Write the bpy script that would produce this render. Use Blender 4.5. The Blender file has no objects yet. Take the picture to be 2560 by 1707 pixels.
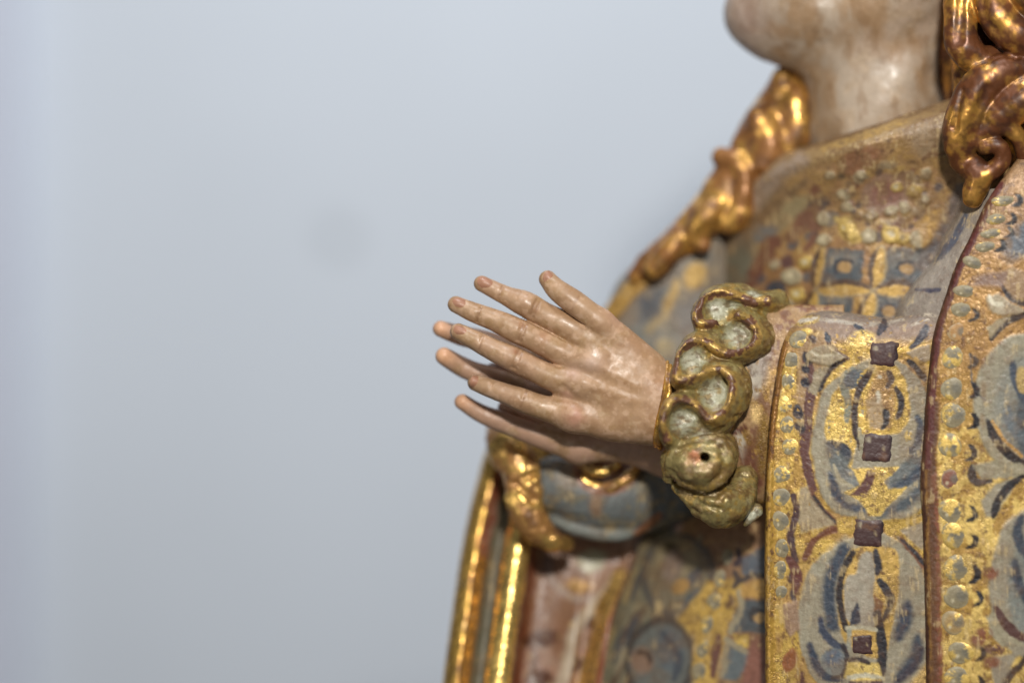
import bpy, math, random
import numpy as np
from mathutils import Vector

random.seed(3)
# ------------------------------------------------------------------ scale
# Modelling unit "px": 1 px = K metres at the plane of the near hand.
W, H = 2560.0, 1707.0
K = 0.30 / W
D = 1.0
DP = D / K
BASE = np.array([700.0, 200.0, -1150.0])      # foot of the statue piece (px units)

# ------------------------------------------------------------------ camera
sc = bpy.context.scene
cam_d = bpy.data.cameras.new('camera')
cam = bpy.data.objects.new('camera', cam_d)
sc.collection.objects.link(cam)
cam.location = (0, -D, 0)
cam.rotation_euler = (math.radians(90), 0, 0)
cam_d.sensor_width = 36
cam_d.lens = 36 * D / 0.30
cam_d.clip_start = 0.05
cam_d.clip_end = 50
cam_d.dof.use_dof = True
cam_d.dof.focus_distance = D - 0.005
cam_d.dof.aperture_fstop = 1.9
sc.camera = cam

# ------------------------------------------------------------------ world, lamps
wd = bpy.data.worlds.new('World')
sc.world = wd
wd.use_nodes = True
bg = wd.node_tree.nodes['Background']
bg.inputs['Color'].default_value = (0.86, 0.92, 1.0, 1)
bg.inputs['Strength'].default_value = 0.10


def area(name, loc, aim, size, power, color):
    l = bpy.data.lights.new(name, 'AREA')
    l.shape = 'DISK'
    l.size = size
    l.energy = power
    l.color = color
    o = bpy.data.objects.new(name, l)
    sc.collection.objects.link(o)
    o.location = loc
    o.rotation_euler = (Vector(aim) - Vector(loc)).to_track_quat('-Z', 'Y').to_euler()
    return o


area('key_lamp', (0.10, -0.90, 0.40), (0.06, 0, 0), 0.085, 8.9, (1.0, 0.965, 0.90))
area('added_side_fill', (-0.75, -0.80, -0.06), (0.0, 0.05, -0.05), 0.34, 1.2, (1.0, 0.95, 0.87))  # added fill from the left, gives the gilding something to reflect
area('added_wall_fill', (0.02, -0.22, 0.80), (0.0, 0.42, 0.03), 0.25, 3.6, (0.88, 0.935, 1.0))  # added fill that only brightens the wall, not a fixture of the room

sc.view_settings.view_transform = 'Standard'
sc.view_settings.look = 'None'
sc.view_settings.exposure = 0.0
sc.view_settings.gamma = 1.0
sc.cycles.max_bounces = 6

# ------------------------------------------------------------------ helpers: colour and noise
GAIN = 1.0


def lin(c):
    c = np.asarray(c, float) / 255.0
    return np.where(c <= 0.04045, c / 12.92, ((c + 0.055) / 1.055) ** 2.4) * GAIN


_T = np.random.RandomState(7).rand(32, 32, 32)


def vnoise(p):
    i = np.floor(p).astype(np.int64)
    f = p - i
    f = f * f * (3 - 2 * f)
    i &= 31
    j = (i + 1) & 31
    x0, y0, z0 = i[..., 0], i[..., 1], i[..., 2]
    x1, y1, z1 = j[..., 0], j[..., 1], j[..., 2]
    fx, fy, fz = f[..., 0], f[..., 1], f[..., 2]
    a = _T[x0, y0, z0] * (1 - fx) + _T[x1, y0, z0] * fx
    b = _T[x0, y1, z0] * (1 - fx) + _T[x1, y1, z0] * fx
    c = _T[x0, y0, z1] * (1 - fx) + _T[x1, y0, z1] * fx
    d = _T[x0, y1, z1] * (1 - fx) + _T[x1, y1, z1] * fx
    a = a * (1 - fy) + b * fy
    c = c * (1 - fy) + d * fy
    return a * (1 - fz) + c * fz


def fbm(p, size, octaves=4, seed=0.0):
    p = np.asarray(p, float) / size + seed * 7.31
    s, amp, tot = 0.0, 1.0, 0.0
    for k in range(octaves):
        s = s + amp * vnoise(p)
        tot += amp
        p = p * 2.03 + 11.7
        amp *= 0.55
    return s / tot


def sst(a, b, x):
    t = np.clip((x - a) / (b - a), 0, 1)
    return t * t * (3 - 2 * t)


def P(x, y, d):
    s = 1 + d / DP
    return np.array([(x - W / 2) * s, d, (H / 2 - y) * s], float)


def PA(a):
    a = np.asarray(a, float)
    s = 1 + a[..., 2] / DP
    return np.stack([(a[..., 0] - W / 2) * s, a[..., 2], (H / 2 - a[..., 1]) * s], -1)


def catmull(C, n):
    C = np.asarray(C, float)
    m = len(C)
    t = np.linspace(0, m - 1, n)
    i = np.clip(np.floor(t).astype(int), 0, m - 2)
    f = (t - i).reshape((-1,) + (1,) * (C.ndim - 1))
    E = np.concatenate([(2 * C[0] - C[1])[None], C, (2 * C[-1] - C[-2])[None]])
    p0, p1, p2, p3 = E[i], E[i + 1], E[i + 2], E[i + 3]
    return 0.5 * (2 * p1 + (p2 - p0) * f + (2 * p0 - 5 * p1 + 4 * p2 - p3) * f ** 2 + (3 * p1 - p0 - 3 * p2 + p3) * f ** 3)


# ------------------------------------------------------------------ helpers: carving with distance fields
class Field:
    def __init__(s, lo, hi, h):
        s.h = h
        s.lo = np.asarray(lo, float)
        s.ax = [np.arange(lo[i], hi[i] + h, h) for i in range(3)]
        s.f = np.full([len(a) for a in s.ax], 300.0, np.float32)

    def box(s, lo, hi):
        sl = []
        for i in range(3):
            a = max(0, int((lo[i] - s.lo[i]) / s.h) - 1)
            b = min(len(s.ax[i]), int((hi[i] - s.lo[i]) / s.h) + 3)
            if b <= a:
                return None, None
            sl.append(slice(a, b))
        g = np.stack(np.meshgrid(*[s.ax[i][sl[i]] for i in range(3)], indexing='ij'), -1)
        return tuple(sl), g

    def mix(s, sl, d, k, mode='u'):
        f = s.f[sl]
        if mode == 'u':
            h = np.clip(0.5 + 0.5 * (f - d) / k, 0, 1)
            r = f * (1 - h) + d * h - k * h * (1 - h)
        else:
            d = -d
            h = np.clip(0.5 + 0.5 * (d - f) / k, 0, 1)
            r = f * (1 - h) + d * h + k * h * (1 - h)
        s.f[sl] = r

    def tube(s, pts, k=10, mode='u', n=None, raw=False):
        """pts: (x, y, d, r) in px; smooth tapered tube"""
        A = np.asarray(pts, float)
        if len(A) > 2:
            A = catmull(A, n or (len(A) - 1) * 4 + 1)
        C = PA(A[:, :3])
        R = A[:, 3] * (1 + A[:, 2] / DP)
        m = k + 8
        tmp = np.full(s.f.shape, 300.0, np.float32)
        lo_, hi_ = None, None
        for i in range(len(C) - 1):
            mm = m + max(R[i], R[i + 1])
            sl, g = s.box(np.minimum(C[i], C[i + 1]) - mm, np.maximum(C[i], C[i + 1]) + mm)
            if sl is None:
                continue
            ab = C[i + 1] - C[i]
            q = g - C[i]
            t = np.clip((q @ ab) / (ab @ ab + 1e-9), 0, 1)
            q = np.sqrt(np.maximum((q * q).sum(-1) - 2 * t * (q @ ab) + t * t * (ab @ ab), 0)) - (R[i] + (R[i + 1] - R[i]) * t)
            tmp[sl] = np.minimum(tmp[sl], q)
        sl, g = s.box(C.min(0) - m - R.max(), C.max(0) + m + R.max())
        if sl is None:
            return
        s.mix(sl, tmp[sl], k, mode)

    def ell(s, c, r, k=10, mode='u', axes=None):
        c = P(*c)
        r = np.asarray(r, float)
        m = r.max() + k + 6
        sl, g = s.box(c - m, c + m)
        if sl is None:
            return
        q = g - c
        if axes is not None:
            q = q @ np.asarray(axes, float).T
        k0 = np.linalg.norm(q / r, axis=-1)
        k1 = np.linalg.norm(q / r ** 2, axis=-1) + 1e-9
        s.mix(sl, (k0 * (k0 - 1) / k1).astype(np.float32), k, mode)

    def dent(s, pts, w, amp):
        """soft groove (amp>0) or ridge (amp<0) along a polyline"""
        A = np.asarray(pts, float)
        C = PA(A[:, :3])
        m = w * 2.5
        sl, g = s.box(C.min(0) - m, C.max(0) + m)
        if sl is None:
            return
        d = None
        for i in range(max(1, len(C) - 1)):
            ab = C[min(i + 1, len(C) - 1)] - C[i]
            t = np.clip(((g - C[i]) @ ab) / (ab @ ab + 1e-9), 0, 1)
            q = np.linalg.norm(g - C[i] - t[..., None] * ab, axis=-1)
            d = q if d is None else np.minimum(d, q)
        s.f[sl] += (amp * np.exp(-(d / w) ** 2)).astype(np.float32)

    def front(s, x, y):
        """depth of the first surface met at photo point x, y"""
        for j, yy in enumerate(s.ax[1]):
            q = P(x, y, yy)
            i = int(round((q[0] - s.lo[0]) / s.h))
            k = int(round((q[2] - s.lo[2]) / s.h))
            if 0 <= i < s.f.shape[0] and 0 <= k < s.f.shape[2] and s.f[i, j, k] < 0:
                return yy
        return None

    def mesh(s):
        f = s.f
        f[0], f[-1], f[:, 0], f[:, -1], f[:, :, 0], f[:, :, -1] = 9, 9, 9, 9, 9, 9
        ins = f < 0
        n = np.array(f.shape) - 1
        cnt = np.zeros(n, np.float32)
        acc = np.zeros(tuple(n) + (3,), np.float32)
        for axis in range(3):
            a = np.take(f, range(0, f.shape[axis] - 1), axis)
            b = np.take(f, range(1, f.shape[axis]), axis)
            cr = (a < 0) != (b < 0)
            t = np.where(cr, a / np.where(cr, a - b, 1), 0)
            o1, o2 = [i for i in range(3) if i != axis]
            for u in (0, 1):
                for v in (0, 1):
                    sl = [slice(None)] * 3
                    sl[o1] = slice(u, u + n[o1])
                    sl[o2] = slice(v, v + n[o2])
                    c = cr[tuple(sl)]
                    tt = t[tuple(sl)]
                    cnt += c
                    acc[..., axis] += np.where(c, tt, 0)
                    acc[..., o1] += c * u
                    acc[..., o2] += c * v
        act = cnt > 0
        idx = np.full(n, -1, np.int64)
        idx[act] = np.arange(act.sum())
        cell = np.argwhere(act)
        V = s.lo + (cell + acc[act] / cnt[act][:, None]) * s.h
        Q = []
        for axis in range(3):
            a = np.take(ins, range(0, f.shape[axis] - 1), axis)
            b = np.take(ins, range(1, f.shape[axis]), axis)
            for sign in (0, 1):
                e = np.argwhere((a & ~b) if sign == 0 else (~a & b))
                if not len(e):
                    continue
                o1, o2 = [(1, 2), (2, 0), (0, 1)][axis]
                ok = (e[:, o1] > 0) & (e[:, o2] > 0) & (e[:, o1] < n[o1]) & (e[:, o2] < n[o2])
                e = e[ok]
                q = []
                for du, dv in ((1, 1), (0, 1), (0, 0), (1, 0)):
                    c = e.copy()
                    c[:, o1] -= du
                    c[:, o2] -= dv
                    q.append(idx[c[:, 0], c[:, 1], c[:, 2]])
                q = np.stack(q, 1)
                Q.append(q if sign == 0 else q[:, ::-1])
        return V, np.concatenate(Q)


def normals(V, Q):
    n = np.cross(V[Q[:, 2]] - V[Q[:, 0]], V[Q[:, 3]] - V[Q[:, 1]])
    N = np.zeros_like(V)
    for i in range(4):
        for c in range(3):
            N[:, c] += np.bincount(Q[:, i], n[:, c], len(V))
    return N / (np.linalg.norm(N, axis=1, keepdims=True) + 1e-9)


# ------------------------------------------------------------------ objects
def thing(name, label, cat):
    o = bpy.data.objects.new(name, None)
    sc.collection.objects.link(o)
    o.location = BASE * K
    o['label'] = label
    o['category'] = cat
    return o


def build(name, V, Q, mat, parent=None, col=None, gold=None, rgh=None, smooth=True, base=True):
    me = bpy.data.meshes.new(name)
    V = np.asarray(V, float)
    V = (V - BASE) * K if base else V
    Q = np.asarray(Q, np.int64)
    me.vertices.add(len(V))
    me.vertices.foreach_set('co', V.astype(np.float32).ravel())
    k = Q.shape[1]
    me.loops.add(Q.size)
    me.loops.foreach_set('vertex_index', Q.ravel().astype(np.int32))
    me.polygons.add(len(Q))
    me.polygons.foreach_set('loop_start', np.arange(0, Q.size, k, dtype=np.int32))
    me.polygons.foreach_set('loop_total', np.full(len(Q), k, np.int32))
    me.update(calc_edges=True)
    me.validate()
    if smooth:
        me.polygons.foreach_set('use_smooth', np.ones(len(me.polygons), bool))
    if col is not None:
        a = me.attributes.new('Col', 'FLOAT_COLOR', 'POINT')
        a.data.foreach_set('color', np.concatenate([np.clip(col, 0.002, 0.95), np.ones((len(V), 1))], 1).astype(np.float32).ravel())
    for nm, arr in (('gold', gold), ('rgh', rgh)):
        if arr is not None:
            a = me.attributes.new(nm, 'FLOAT', 'POINT')
            a.data.foreach_set('value', np.asarray(arr, np.float32))
    o = bpy.data.objects.new(name, me)
    sc.collection.objects.link(o)
    me.materials.append(mat)
    if parent:
        o.parent = parent
    return o


class Patch:
    """surface lofted through a grid of (x, y, d) control points, closed behind"""

    def __init__(s, ctrl, nu, nv):
        G = catmull(np.asarray(ctrl, float), nv)
        G = catmull(G.transpose(1, 0, 2), nu).transpose(1, 0, 2)
        s.nv, s.nu = nv, nu
        s.g = G.reshape(-1, 3)
        s.V = PA(s.g)
        i = np.arange(nv * nu).reshape(nv, nu)
        s.Q = np.stack([i[:-1, :-1], i[1:, :-1], i[1:, 1:], i[:-1, 1:]], -1).reshape(-1, 4)
        s.N = normals(s.V, s.Q)
        ref = 1 + np.median(s.g[:, 2]) / DP
        s.X = s.V[:, 0] / ref + W / 2
        s.Y = H / 2 - s.V[:, 2] / ref

    def at(s, x, y):
        d = (s.g[:, 0] - x) ** 2 + (s.g[:, 1] - y) ** 2 + np.clip(s.g[:, 2] - s.g[:, 2].min(), 0, None) * 2
        k = int(np.argmin(d))
        return s.g[k, 2], s.N[k]

    def closed(s, V, thick):
        n = len(V)
        B = V - s.N * thick
        i = np.arange(n).reshape(s.nv, s.nu)
        ring = np.concatenate([i[0, :], i[1:, -1], i[-1, -2::-1], i[-2:0:-1, 0]])
        r2 = np.roll(ring, -1)
        side = np.stack([ring, r2, r2 + n, ring + n], 1)
        return np.concatenate([V, B]), np.concatenate([s.Q, s.Q[:, ::-1] + n, side])


class Paint:
    """brush work laid on vertices that carry plane coordinates X, Y"""

    def __init__(s, X, Y, base, V3=None, warp=5.0, seed=1.0, gold=0.0):
        q = np.stack([X, Y, np.zeros_like(X)], -1) if V3 is None else V3
        s.q = q
        s.X = X + (fbm(q, 45, 2, seed) - 0.5) * warp * 2 + (fbm(q, 12, 2, seed + 3) - 0.5) * warp * 0.7
        s.Y = Y + (fbm(q, 45, 2, seed + 1) - 0.5) * warp * 2 + (fbm(q, 12, 2, seed + 4) - 0.5) * warp * 0.7
        n = len(X)
        s.c = np.tile(lin(base), (n, 1))
        s.g = np.full(n, float(gold))
        s.h = np.zeros(n)
        s.fine = fbm(q, 7, 3, seed + 5)
        s.mid = fbm(q, 26, 3, seed + 6)
        s.big = fbm(q, 90, 3, seed + 7)
        s.rag = (s.fine - 0.5) * 5.5 + (s.mid - 0.5) * 5 - 1.2
        s.streak = fbm(q * [1, 1, 0.16], 6, 3, seed + 8)

    def _lay(s, idx, a, color, gold, h, wear):
        if wear:
            n = 0.55 * s.fine[idx] + 0.45 * s.mid[idx]
            a = a * sst(wear - 0.05, wear + 0.05, n)
        c = lin(color)
        s.c[idx] = s.c[idx] * (1 - a[:, None]) + c * a[:, None]
        s.g[idx] = s.g[idx] * (1 - a) + gold * a
        s.h[idx] += h * a

    def _sel(s, x0, x1, y0, y1):
        return np.nonzero((s.X > x0) & (s.X < x1) & (s.Y > y0) & (s.Y < y1))[0]

    def all(s, a, color, gold=0.0, h=0.0):
        s._lay(np.arange(len(s.X)), np.broadcast_to(a, s.X.shape), color, gold, h, 0)

    def stroke(s, pts, w, color, soft=3.0, alpha=1.0, gold=0.0, h=0.0, wear=0.0, taper=True):
        A = np.asarray(pts, float)
        if len(A) > 2:
            A = catmull(A, (len(A) - 1) * 5 + 1)
        m = w + soft + 2
        idx = s._sel(A[:, 0].min() - m, A[:, 0].max() + m, A[:, 1].min() - m, A[:, 1].max() + m)
        if not len(idx):
            return
        p = np.stack([s.X[idx], s.Y[idx]], -1)
        best = np.full(len(idx), 1e9)
        for i in range(len(A) - 1):
            ab = A[i + 1] - A[i]
            t = np.clip(((p - A[i]) @ ab) / (ab @ ab + 1e-9), 0, 1)
            tt = (i + t) / (len(A) - 1)
            ww = w * (0.35 + 0.65 * np.sin(np.pi * np.clip(tt * 0.9 + 0.05, 0, 1)) ** 0.7) if taper else w
            best = np.minimum(best, np.linalg.norm(p - A[i] - t[:, None] * ab, axis=1) - ww)
        best += s.rag[idx]
        s._lay(idx, alpha * sst(soft, -soft, best), color, gold, h, wear)

    def ell(s, cx, cy, rx, ry, color, rot=0.0, soft=3.0, alpha=1.0, gold=0.0, h=0.0, wear=0.0, ring=0.0):
        m = max(rx, ry) + soft + ring + 2
        idx = s._sel(cx - m, cx + m, cy - m, cy + m)
        if not len(idx):
            return
        x, y = s.X[idx] - cx, s.Y[idx] - cy
        c, sn = math.cos(math.radians(rot)), math.sin(math.radians(rot))
        x, y = x * c + y * sn, -x * sn + y * c
        k0 = np.hypot(x / rx, y / ry)
        d = (k0 - 1) * min(rx, ry) if not ring else np.abs((k0 - 1) * min(rx, ry)) - ring
        s._lay(idx, alpha * sst(soft, -soft, d + s.rag[idx]), color, gold, h, wear)

    def poly(s, pts, color, soft=3.0, alpha=1.0, gold=0.0, h=0.0, wear=0.0, smooth=False):
        A = np.asarray(pts, float)
        if smooth:
            B = np.concatenate([A[-2:], A, A[:3]])
            A = catmull(B, (len(B) - 1) * 5 + 1)[10:-10]
        m = soft + 2
        idx = s._sel(A[:, 0].min() - m, A[:, 0].max() + m, A[:, 1].min() - m, A[:, 1].max() + m)
        if not len(idx):
            return
        p = np.stack([s.X[idx], s.Y[idx]], -1)
        best = np.full(len(idx), 1e9)
        inside = np.zeros(len(idx), bool)
        for i in range(len(A)):
            a, b = A[i], A[(i + 1) % len(A)]
            ab = b - a
            t = np.clip(((p - a) @ ab) / (ab @ ab + 1e-9), 0, 1)
            best = np.minimum(best, np.linalg.norm(p - a - t[:, None] * ab, axis=1))
            c = ((a[1] > p[:, 1]) != (b[1] > p[:, 1])) & (p[:, 0] < (b[0] - a[0]) * (p[:, 1] - a[1]) / (b[1] - a[1] + 1e-12) + a[0])
            inside ^= c
        d = np.where(inside, -best, best)
        s._lay(idx, alpha * sst(soft, -soft, d + s.rag[idx]), color, gold, h, wear)

    def age(s, dirt=0.35, tone=(110, 80, 50)):
        """unevenness of old paint: brush streaks, dirt film, small losses down to bole"""
        a = sst(0.44, 0.66, s.mid * 0.5 + s.big * 0.5) * (dirt + 0.12)
        s.c = s.c * (1 - a[:, None]) + lin(tone) * a[:, None]
        g2 = fbm(s.q, 13, 4, 91.0)
        w = sst(0.54, 0.64, 0.5 * s.fine + 0.5 * g2) * (0.22 + 0.45 * np.clip(s.g * 1.6, 0, 1))
        s.c = s.c * (1 - w[:, None]) + lin((96, 60, 38)) * w[:, None]
        s.g *= 1 - 0.7 * w
        w = sst(0.64, 0.72, g2) * (0.15 + 0.5 * np.clip(s.g * 1.6, 0, 1))
        s.c = s.c * (1 - w[:, None]) + lin((70, 46, 40)) * w[:, None]
        w = sst(0.60, 0.68, 0.5 * s.streak + 0.5 * s.mid) * 0.4
        s.c = s.c * (1 - w[:, None]) + lin((196, 172, 124)) * w[:, None]
        s.c *= (0.52 + 0.52 * (0.5 * s.fine + 0.5 * s.mid) + 0.42 * s.streak)[:, None]
        s.h += (s.fine - 0.5) * 1.6 + (s.mid - 0.5) * 2.2


# ------------------------------------------------------------------ materials
def material(name, rough=0.4, spec=0.5, bump=0.25, bscale=900.0, crackle=0.0, metal=0.85, coat=0.0, grain=0.12):
    m = bpy.data.materials.new(name)
    m.use_nodes = True
    nt = m.node_tree
    nd, ln = nt.nodes, nt.links
    b = nd['Principled BSDF']
    tc = nd.new('ShaderNodeTexCoord')
    co = nd.new('ShaderNodeAttribute'); co.attribute_name = 'Col'
    go = nd.new('ShaderNodeAttribute'); go.attribute_name = 'gold'
    n1 = nd.new('ShaderNodeTexNoise'); n1.inputs['Scale'].default_value = bscale; n1.inputs['Detail'].default_value = 5
    n2 = nd.new('ShaderNodeTexNoise'); n2.inputs['Scale'].default_value = bscale * 3.1; n2.inputs['Detail'].default_value = 3
    for n in (n1, n2):
        ln.new(tc.outputs['Object'], n.inputs['Vector'])
    mr = nd.new('ShaderNodeMapRange')
    mr.inputs['From Min'].default_value = 0.25; mr.inputs['From Max'].default_value = 0.75
    mr.inputs['To Min'].default_value = 1 - grain; mr.inputs['To Max'].default_value = 1 + grain
    ln.new(n2.outputs['Fac'], mr.inputs['Value'])
    mu = nd.new('ShaderNodeMix'); mu.data_type = 'RGBA'; mu.blend_type = 'MULTIPLY'; mu.inputs[0].default_value = 1
    ln.new(co.outputs['Color'], mu.inputs[6])
    ln.new(mr.outputs['Result'], mu.inputs[7])
    colour = mu.outputs[2]
    height = n1.outputs['Fac']
    if crackle:
        vo = nd.new('ShaderNodeTexVoronoi'); vo.feature = 'DISTANCE_TO_EDGE'; vo.inputs['Scale'].default_value = 900
        w = nd.new('ShaderNodeMix'); w.data_type = 'VECTOR'; w.inputs[0].default_value = 0.0012
        ln.new(tc.outputs['Object'], w.inputs[4]); ln.new(n1.outputs['Color'], w.inputs[5])
        ln.new(w.outputs[1], vo.inputs['Vector'])
        cm = nd.new('ShaderNodeMapRange'); cm.inputs['From Min'].default_value = 0.0; cm.inputs['From Max'].default_value = 0.09
        cm.inputs['To Min'].default_value = 1.0; cm.inputs['To Max'].default_value = 0.0
        ln.new(vo.outputs['Distance'], cm.inputs['Value'])
        pm = nd.new('ShaderNodeMapRange'); pm.inputs['From Min'].default_value = 0.5; pm.inputs['From Max'].default_value = 0.62
        n3 = nd.new('ShaderNodeTexNoise'); n3.inputs['Scale'].default_value = 110
        ln.new(tc.outputs['Object'], n3.inputs['Vector'])
        ln.new(n3.outputs['Fac'], pm.inputs['Value'])
        m1 = nd.new('ShaderNodeMath'); m1.operation = 'MULTIPLY'
        ln.new(cm.outputs['Result'], m1.inputs[0]); ln.new(pm.outputs['Result'], m1.inputs[1])
        m2 = nd.new('ShaderNodeMath'); m2.operation = 'MULTIPLY'
        ln.new(m1.outputs[0], m2.inputs[0]); ln.new(go.outputs['Fac'], m2.inputs[1])
        m3 = nd.new('ShaderNodeMath'); m3.operation = 'MULTIPLY'; m3.inputs[1].default_value = crackle
        ln.new(m2.outputs[0], m3.inputs[0])
        dk = nd.new('ShaderNodeMix'); dk.data_type = 'RGBA'
        dk.inputs[7].default_value = (0.10, 0.045, 0.02, 1)
        ln.new(m3.outputs[0], dk.inputs[0]); ln.new(colour, dk.inputs[6])
        colour = dk.outputs[2]
        sb = nd.new('ShaderNodeMath'); sb.operation = 'SUBTRACT'
        ln.new(n1.outputs['Fac'], sb.inputs[0]); ln.new(m3.outputs[0], sb.inputs[1])
        height = sb.outputs[0]
    ln.new(colour, b.inputs['Base Color'])
    mg = nd.new('ShaderNodeMath'); mg.operation = 'MULTIPLY'; mg.inputs[1].default_value = metal
    ln.new(go.outputs['Fac'], mg.inputs[0])
    ln.new(mg.outputs[0], b.inputs['Metallic'])
    rr = nd.new('ShaderNodeMapRange')
    rr.inputs['From Min'].default_value = 0.3; rr.inputs['From Max'].default_value = 0.7
    rr.inputs['To Min'].default_value = max(0.05, rough - 0.12); rr.inputs['To Max'].default_value = rough + 0.14
    ln.new(n1.outputs['Fac'], rr.inputs['Value'])
    rg = nd.new('ShaderNodeMath'); rg.operation = 'MULTIPLY_ADD'; rg.inputs[1].default_value = -0.12
    ln.new(go.outputs['Fac'], rg.inputs[0]); ln.new(rr.outputs['Result'], rg.inputs[2])
    ln.new(rg.outputs[0], b.inputs['Roughness'])
    b.inputs['Specular IOR Level'].default_value = spec
    b.inputs['Coat Weight'].default_value = coat
    b.inputs['Coat Roughness'].default_value = 0.2
    bu = nd.new('ShaderNodeBump'); bu.inputs['Strength'].default_value = bump; bu.inputs['Distance'].default_value = 0.0006
    ln.new(height, bu.inputs['Height'])
    ln.new(bu.outputs['Normal'], b.inputs['Normal'])
    return m


M_SKIN = material('painted_skin', rough=0.43, spec=0.5, bump=0.16, bscale=420, grain=0.05)
M_PAINT = material('estofado_paint', rough=0.47, spec=0.45, bump=0.34, bscale=700, crackle=0.9, metal=0.42)
M_GOLD = material('burnished_gilding', rough=0.42, spec=0.5, bump=0.35, bscale=420, metal=0.92)
M_HAIR = material('gilded_hair', rough=0.45, spec=0.5, bump=0.16, bscale=300, metal=0.75)
M_RUFF = material('ruff_paint', rough=0.43, spec=0.5, bump=0.28, bscale=600, metal=0.7)


def wall_material(name, base, stain):
    m = bpy.data.materials.new(name)
    m.use_nodes = True
    nt = m.node_tree
    nd, ln = nt.nodes, nt.links
    b = nd['Principled BSDF']
    b.inputs['Roughness'].default_value = 0.85
    b.inputs['Specular IOR Level'].default_value = 0.15
    tc = nd.new('ShaderNodeTexCoord')
    n = nd.new('ShaderNodeTexNoise'); n.inputs['Scale'].default_value = 9; n.inputs['Detail'].default_value = 3
    ln.new(tc.outputs['Object'], n.inputs['Vector'])
    mx = nd.new('ShaderNodeMix'); mx.data_type = 'RGBA'
    mx.inputs[6].default_value = tuple(base * 0.95) + (1,)
    mx.inputs[7].default_value = tuple(np.clip(base * 1.05, 0, 0.95)) + (1,)
    ln.new(n.outputs['Fac'], mx.inputs[0])
    out = mx.outputs[2]
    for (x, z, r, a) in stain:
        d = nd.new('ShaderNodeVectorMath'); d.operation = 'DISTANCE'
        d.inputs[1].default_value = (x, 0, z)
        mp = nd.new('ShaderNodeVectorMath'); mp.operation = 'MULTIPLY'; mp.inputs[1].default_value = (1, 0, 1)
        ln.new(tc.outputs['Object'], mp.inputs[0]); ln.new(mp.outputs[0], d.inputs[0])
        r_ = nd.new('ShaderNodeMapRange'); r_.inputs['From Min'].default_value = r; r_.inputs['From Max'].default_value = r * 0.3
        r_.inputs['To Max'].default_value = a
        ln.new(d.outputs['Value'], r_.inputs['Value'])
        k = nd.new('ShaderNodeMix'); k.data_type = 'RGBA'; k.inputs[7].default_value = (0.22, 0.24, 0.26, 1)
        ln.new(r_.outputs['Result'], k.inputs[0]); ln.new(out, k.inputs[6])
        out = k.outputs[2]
    ln.new(out, b.inputs['Base Color'])
    bu = nd.new('ShaderNodeBump'); bu.inputs['Strength'].default_value = 0.1; bu.inputs['Distance'].default_value = 0.001
    n2 = nd.new('ShaderNodeTexNoise'); n2.inputs['Scale'].default_value = 160
    ln.new(tc.outputs['Object'], n2.inputs['Vector'])
    ln.new(n2.outputs['Fac'], bu.inputs['Height']); ln.new(bu.outputs['Normal'], b.inputs['Normal'])
    return m


# ------------------------------------------------------------------ the wall behind
WALL_Y = 0.42
ws = (1 + WALL_Y / D) * 0.30 / W


def box(lo, hi):
    x0, y0, z0 = lo; x1, y1, z1 = hi
    V = [(x0, y0, z0), (x1, y0, z0), (x1, y1, z0), (x0, y1, z0), (x0, y0, z1), (x1, y0, z1), (x1, y1, z1), (x0, y1, z1)]
    Q = [(0, 3, 2, 1), (4, 5, 6, 7), (0, 1, 5, 4), (1, 2, 6, 5), (2, 3, 7, 6), (3, 0, 4, 7)]
    return np.array(V, float), np.array(Q)


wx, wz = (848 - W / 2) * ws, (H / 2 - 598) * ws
V, Q = box((-1.2, WALL_Y, -1.0), (1.2, WALL_Y + 0.08, 1.1))
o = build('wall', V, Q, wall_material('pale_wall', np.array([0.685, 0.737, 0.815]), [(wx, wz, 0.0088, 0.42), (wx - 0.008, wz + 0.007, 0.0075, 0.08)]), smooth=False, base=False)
o['kind'] = 'structure'
# a shallow pilaster whose edge shows at the left border
px = (52 - W / 2) * ws
V, Q = box((px - 0.25, WALL_Y - 0.012, -0.99), (px, WALL_Y - 0.0005, 1.09))
o = build('wall_pilaster', V, Q, wall_material('pilaster_paint', np.array([0.715, 0.755, 0.875]), []), smooth=False, base=False)
o['kind'] = 'structure'

statue = thing('statue', 'carved and painted wooden statue of a praying saint with gilded patterned robe and joined hands', 'statue')


# ------------------------------------------------------------------ hands
def skin_colour(V, N, pale=0.0, seed=2.0, base=(174, 139, 106)):
    c = np.tile(lin(base), (len(V), 1))

    def mixc(a, col):
        nonlocal c
        c = c * (1 - a[:, None]) + lin(col) * a[:, None]
    b = fbm(V, 90, 3, seed)
    m = fbm(V, 36, 3, seed + 1)
    f = fbm(V, 11, 3, seed + 2)
    mixc(sst(0.46, 0.66, b) * 0.5, (184, 146, 118))
    mixc(sst(0.52, 0.70, m) * 0.55, (160, 125, 82))
    mixc(sst(0.56, 0.70, f * 0.5 + m * 0.5) * 0.35, (205, 178, 150))
    if pale:
        mixc(np.full(len(V), pale), (176, 162, 144))
    c *= (0.9 + 0.2 * f)[:, None]
    return c, f


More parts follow.
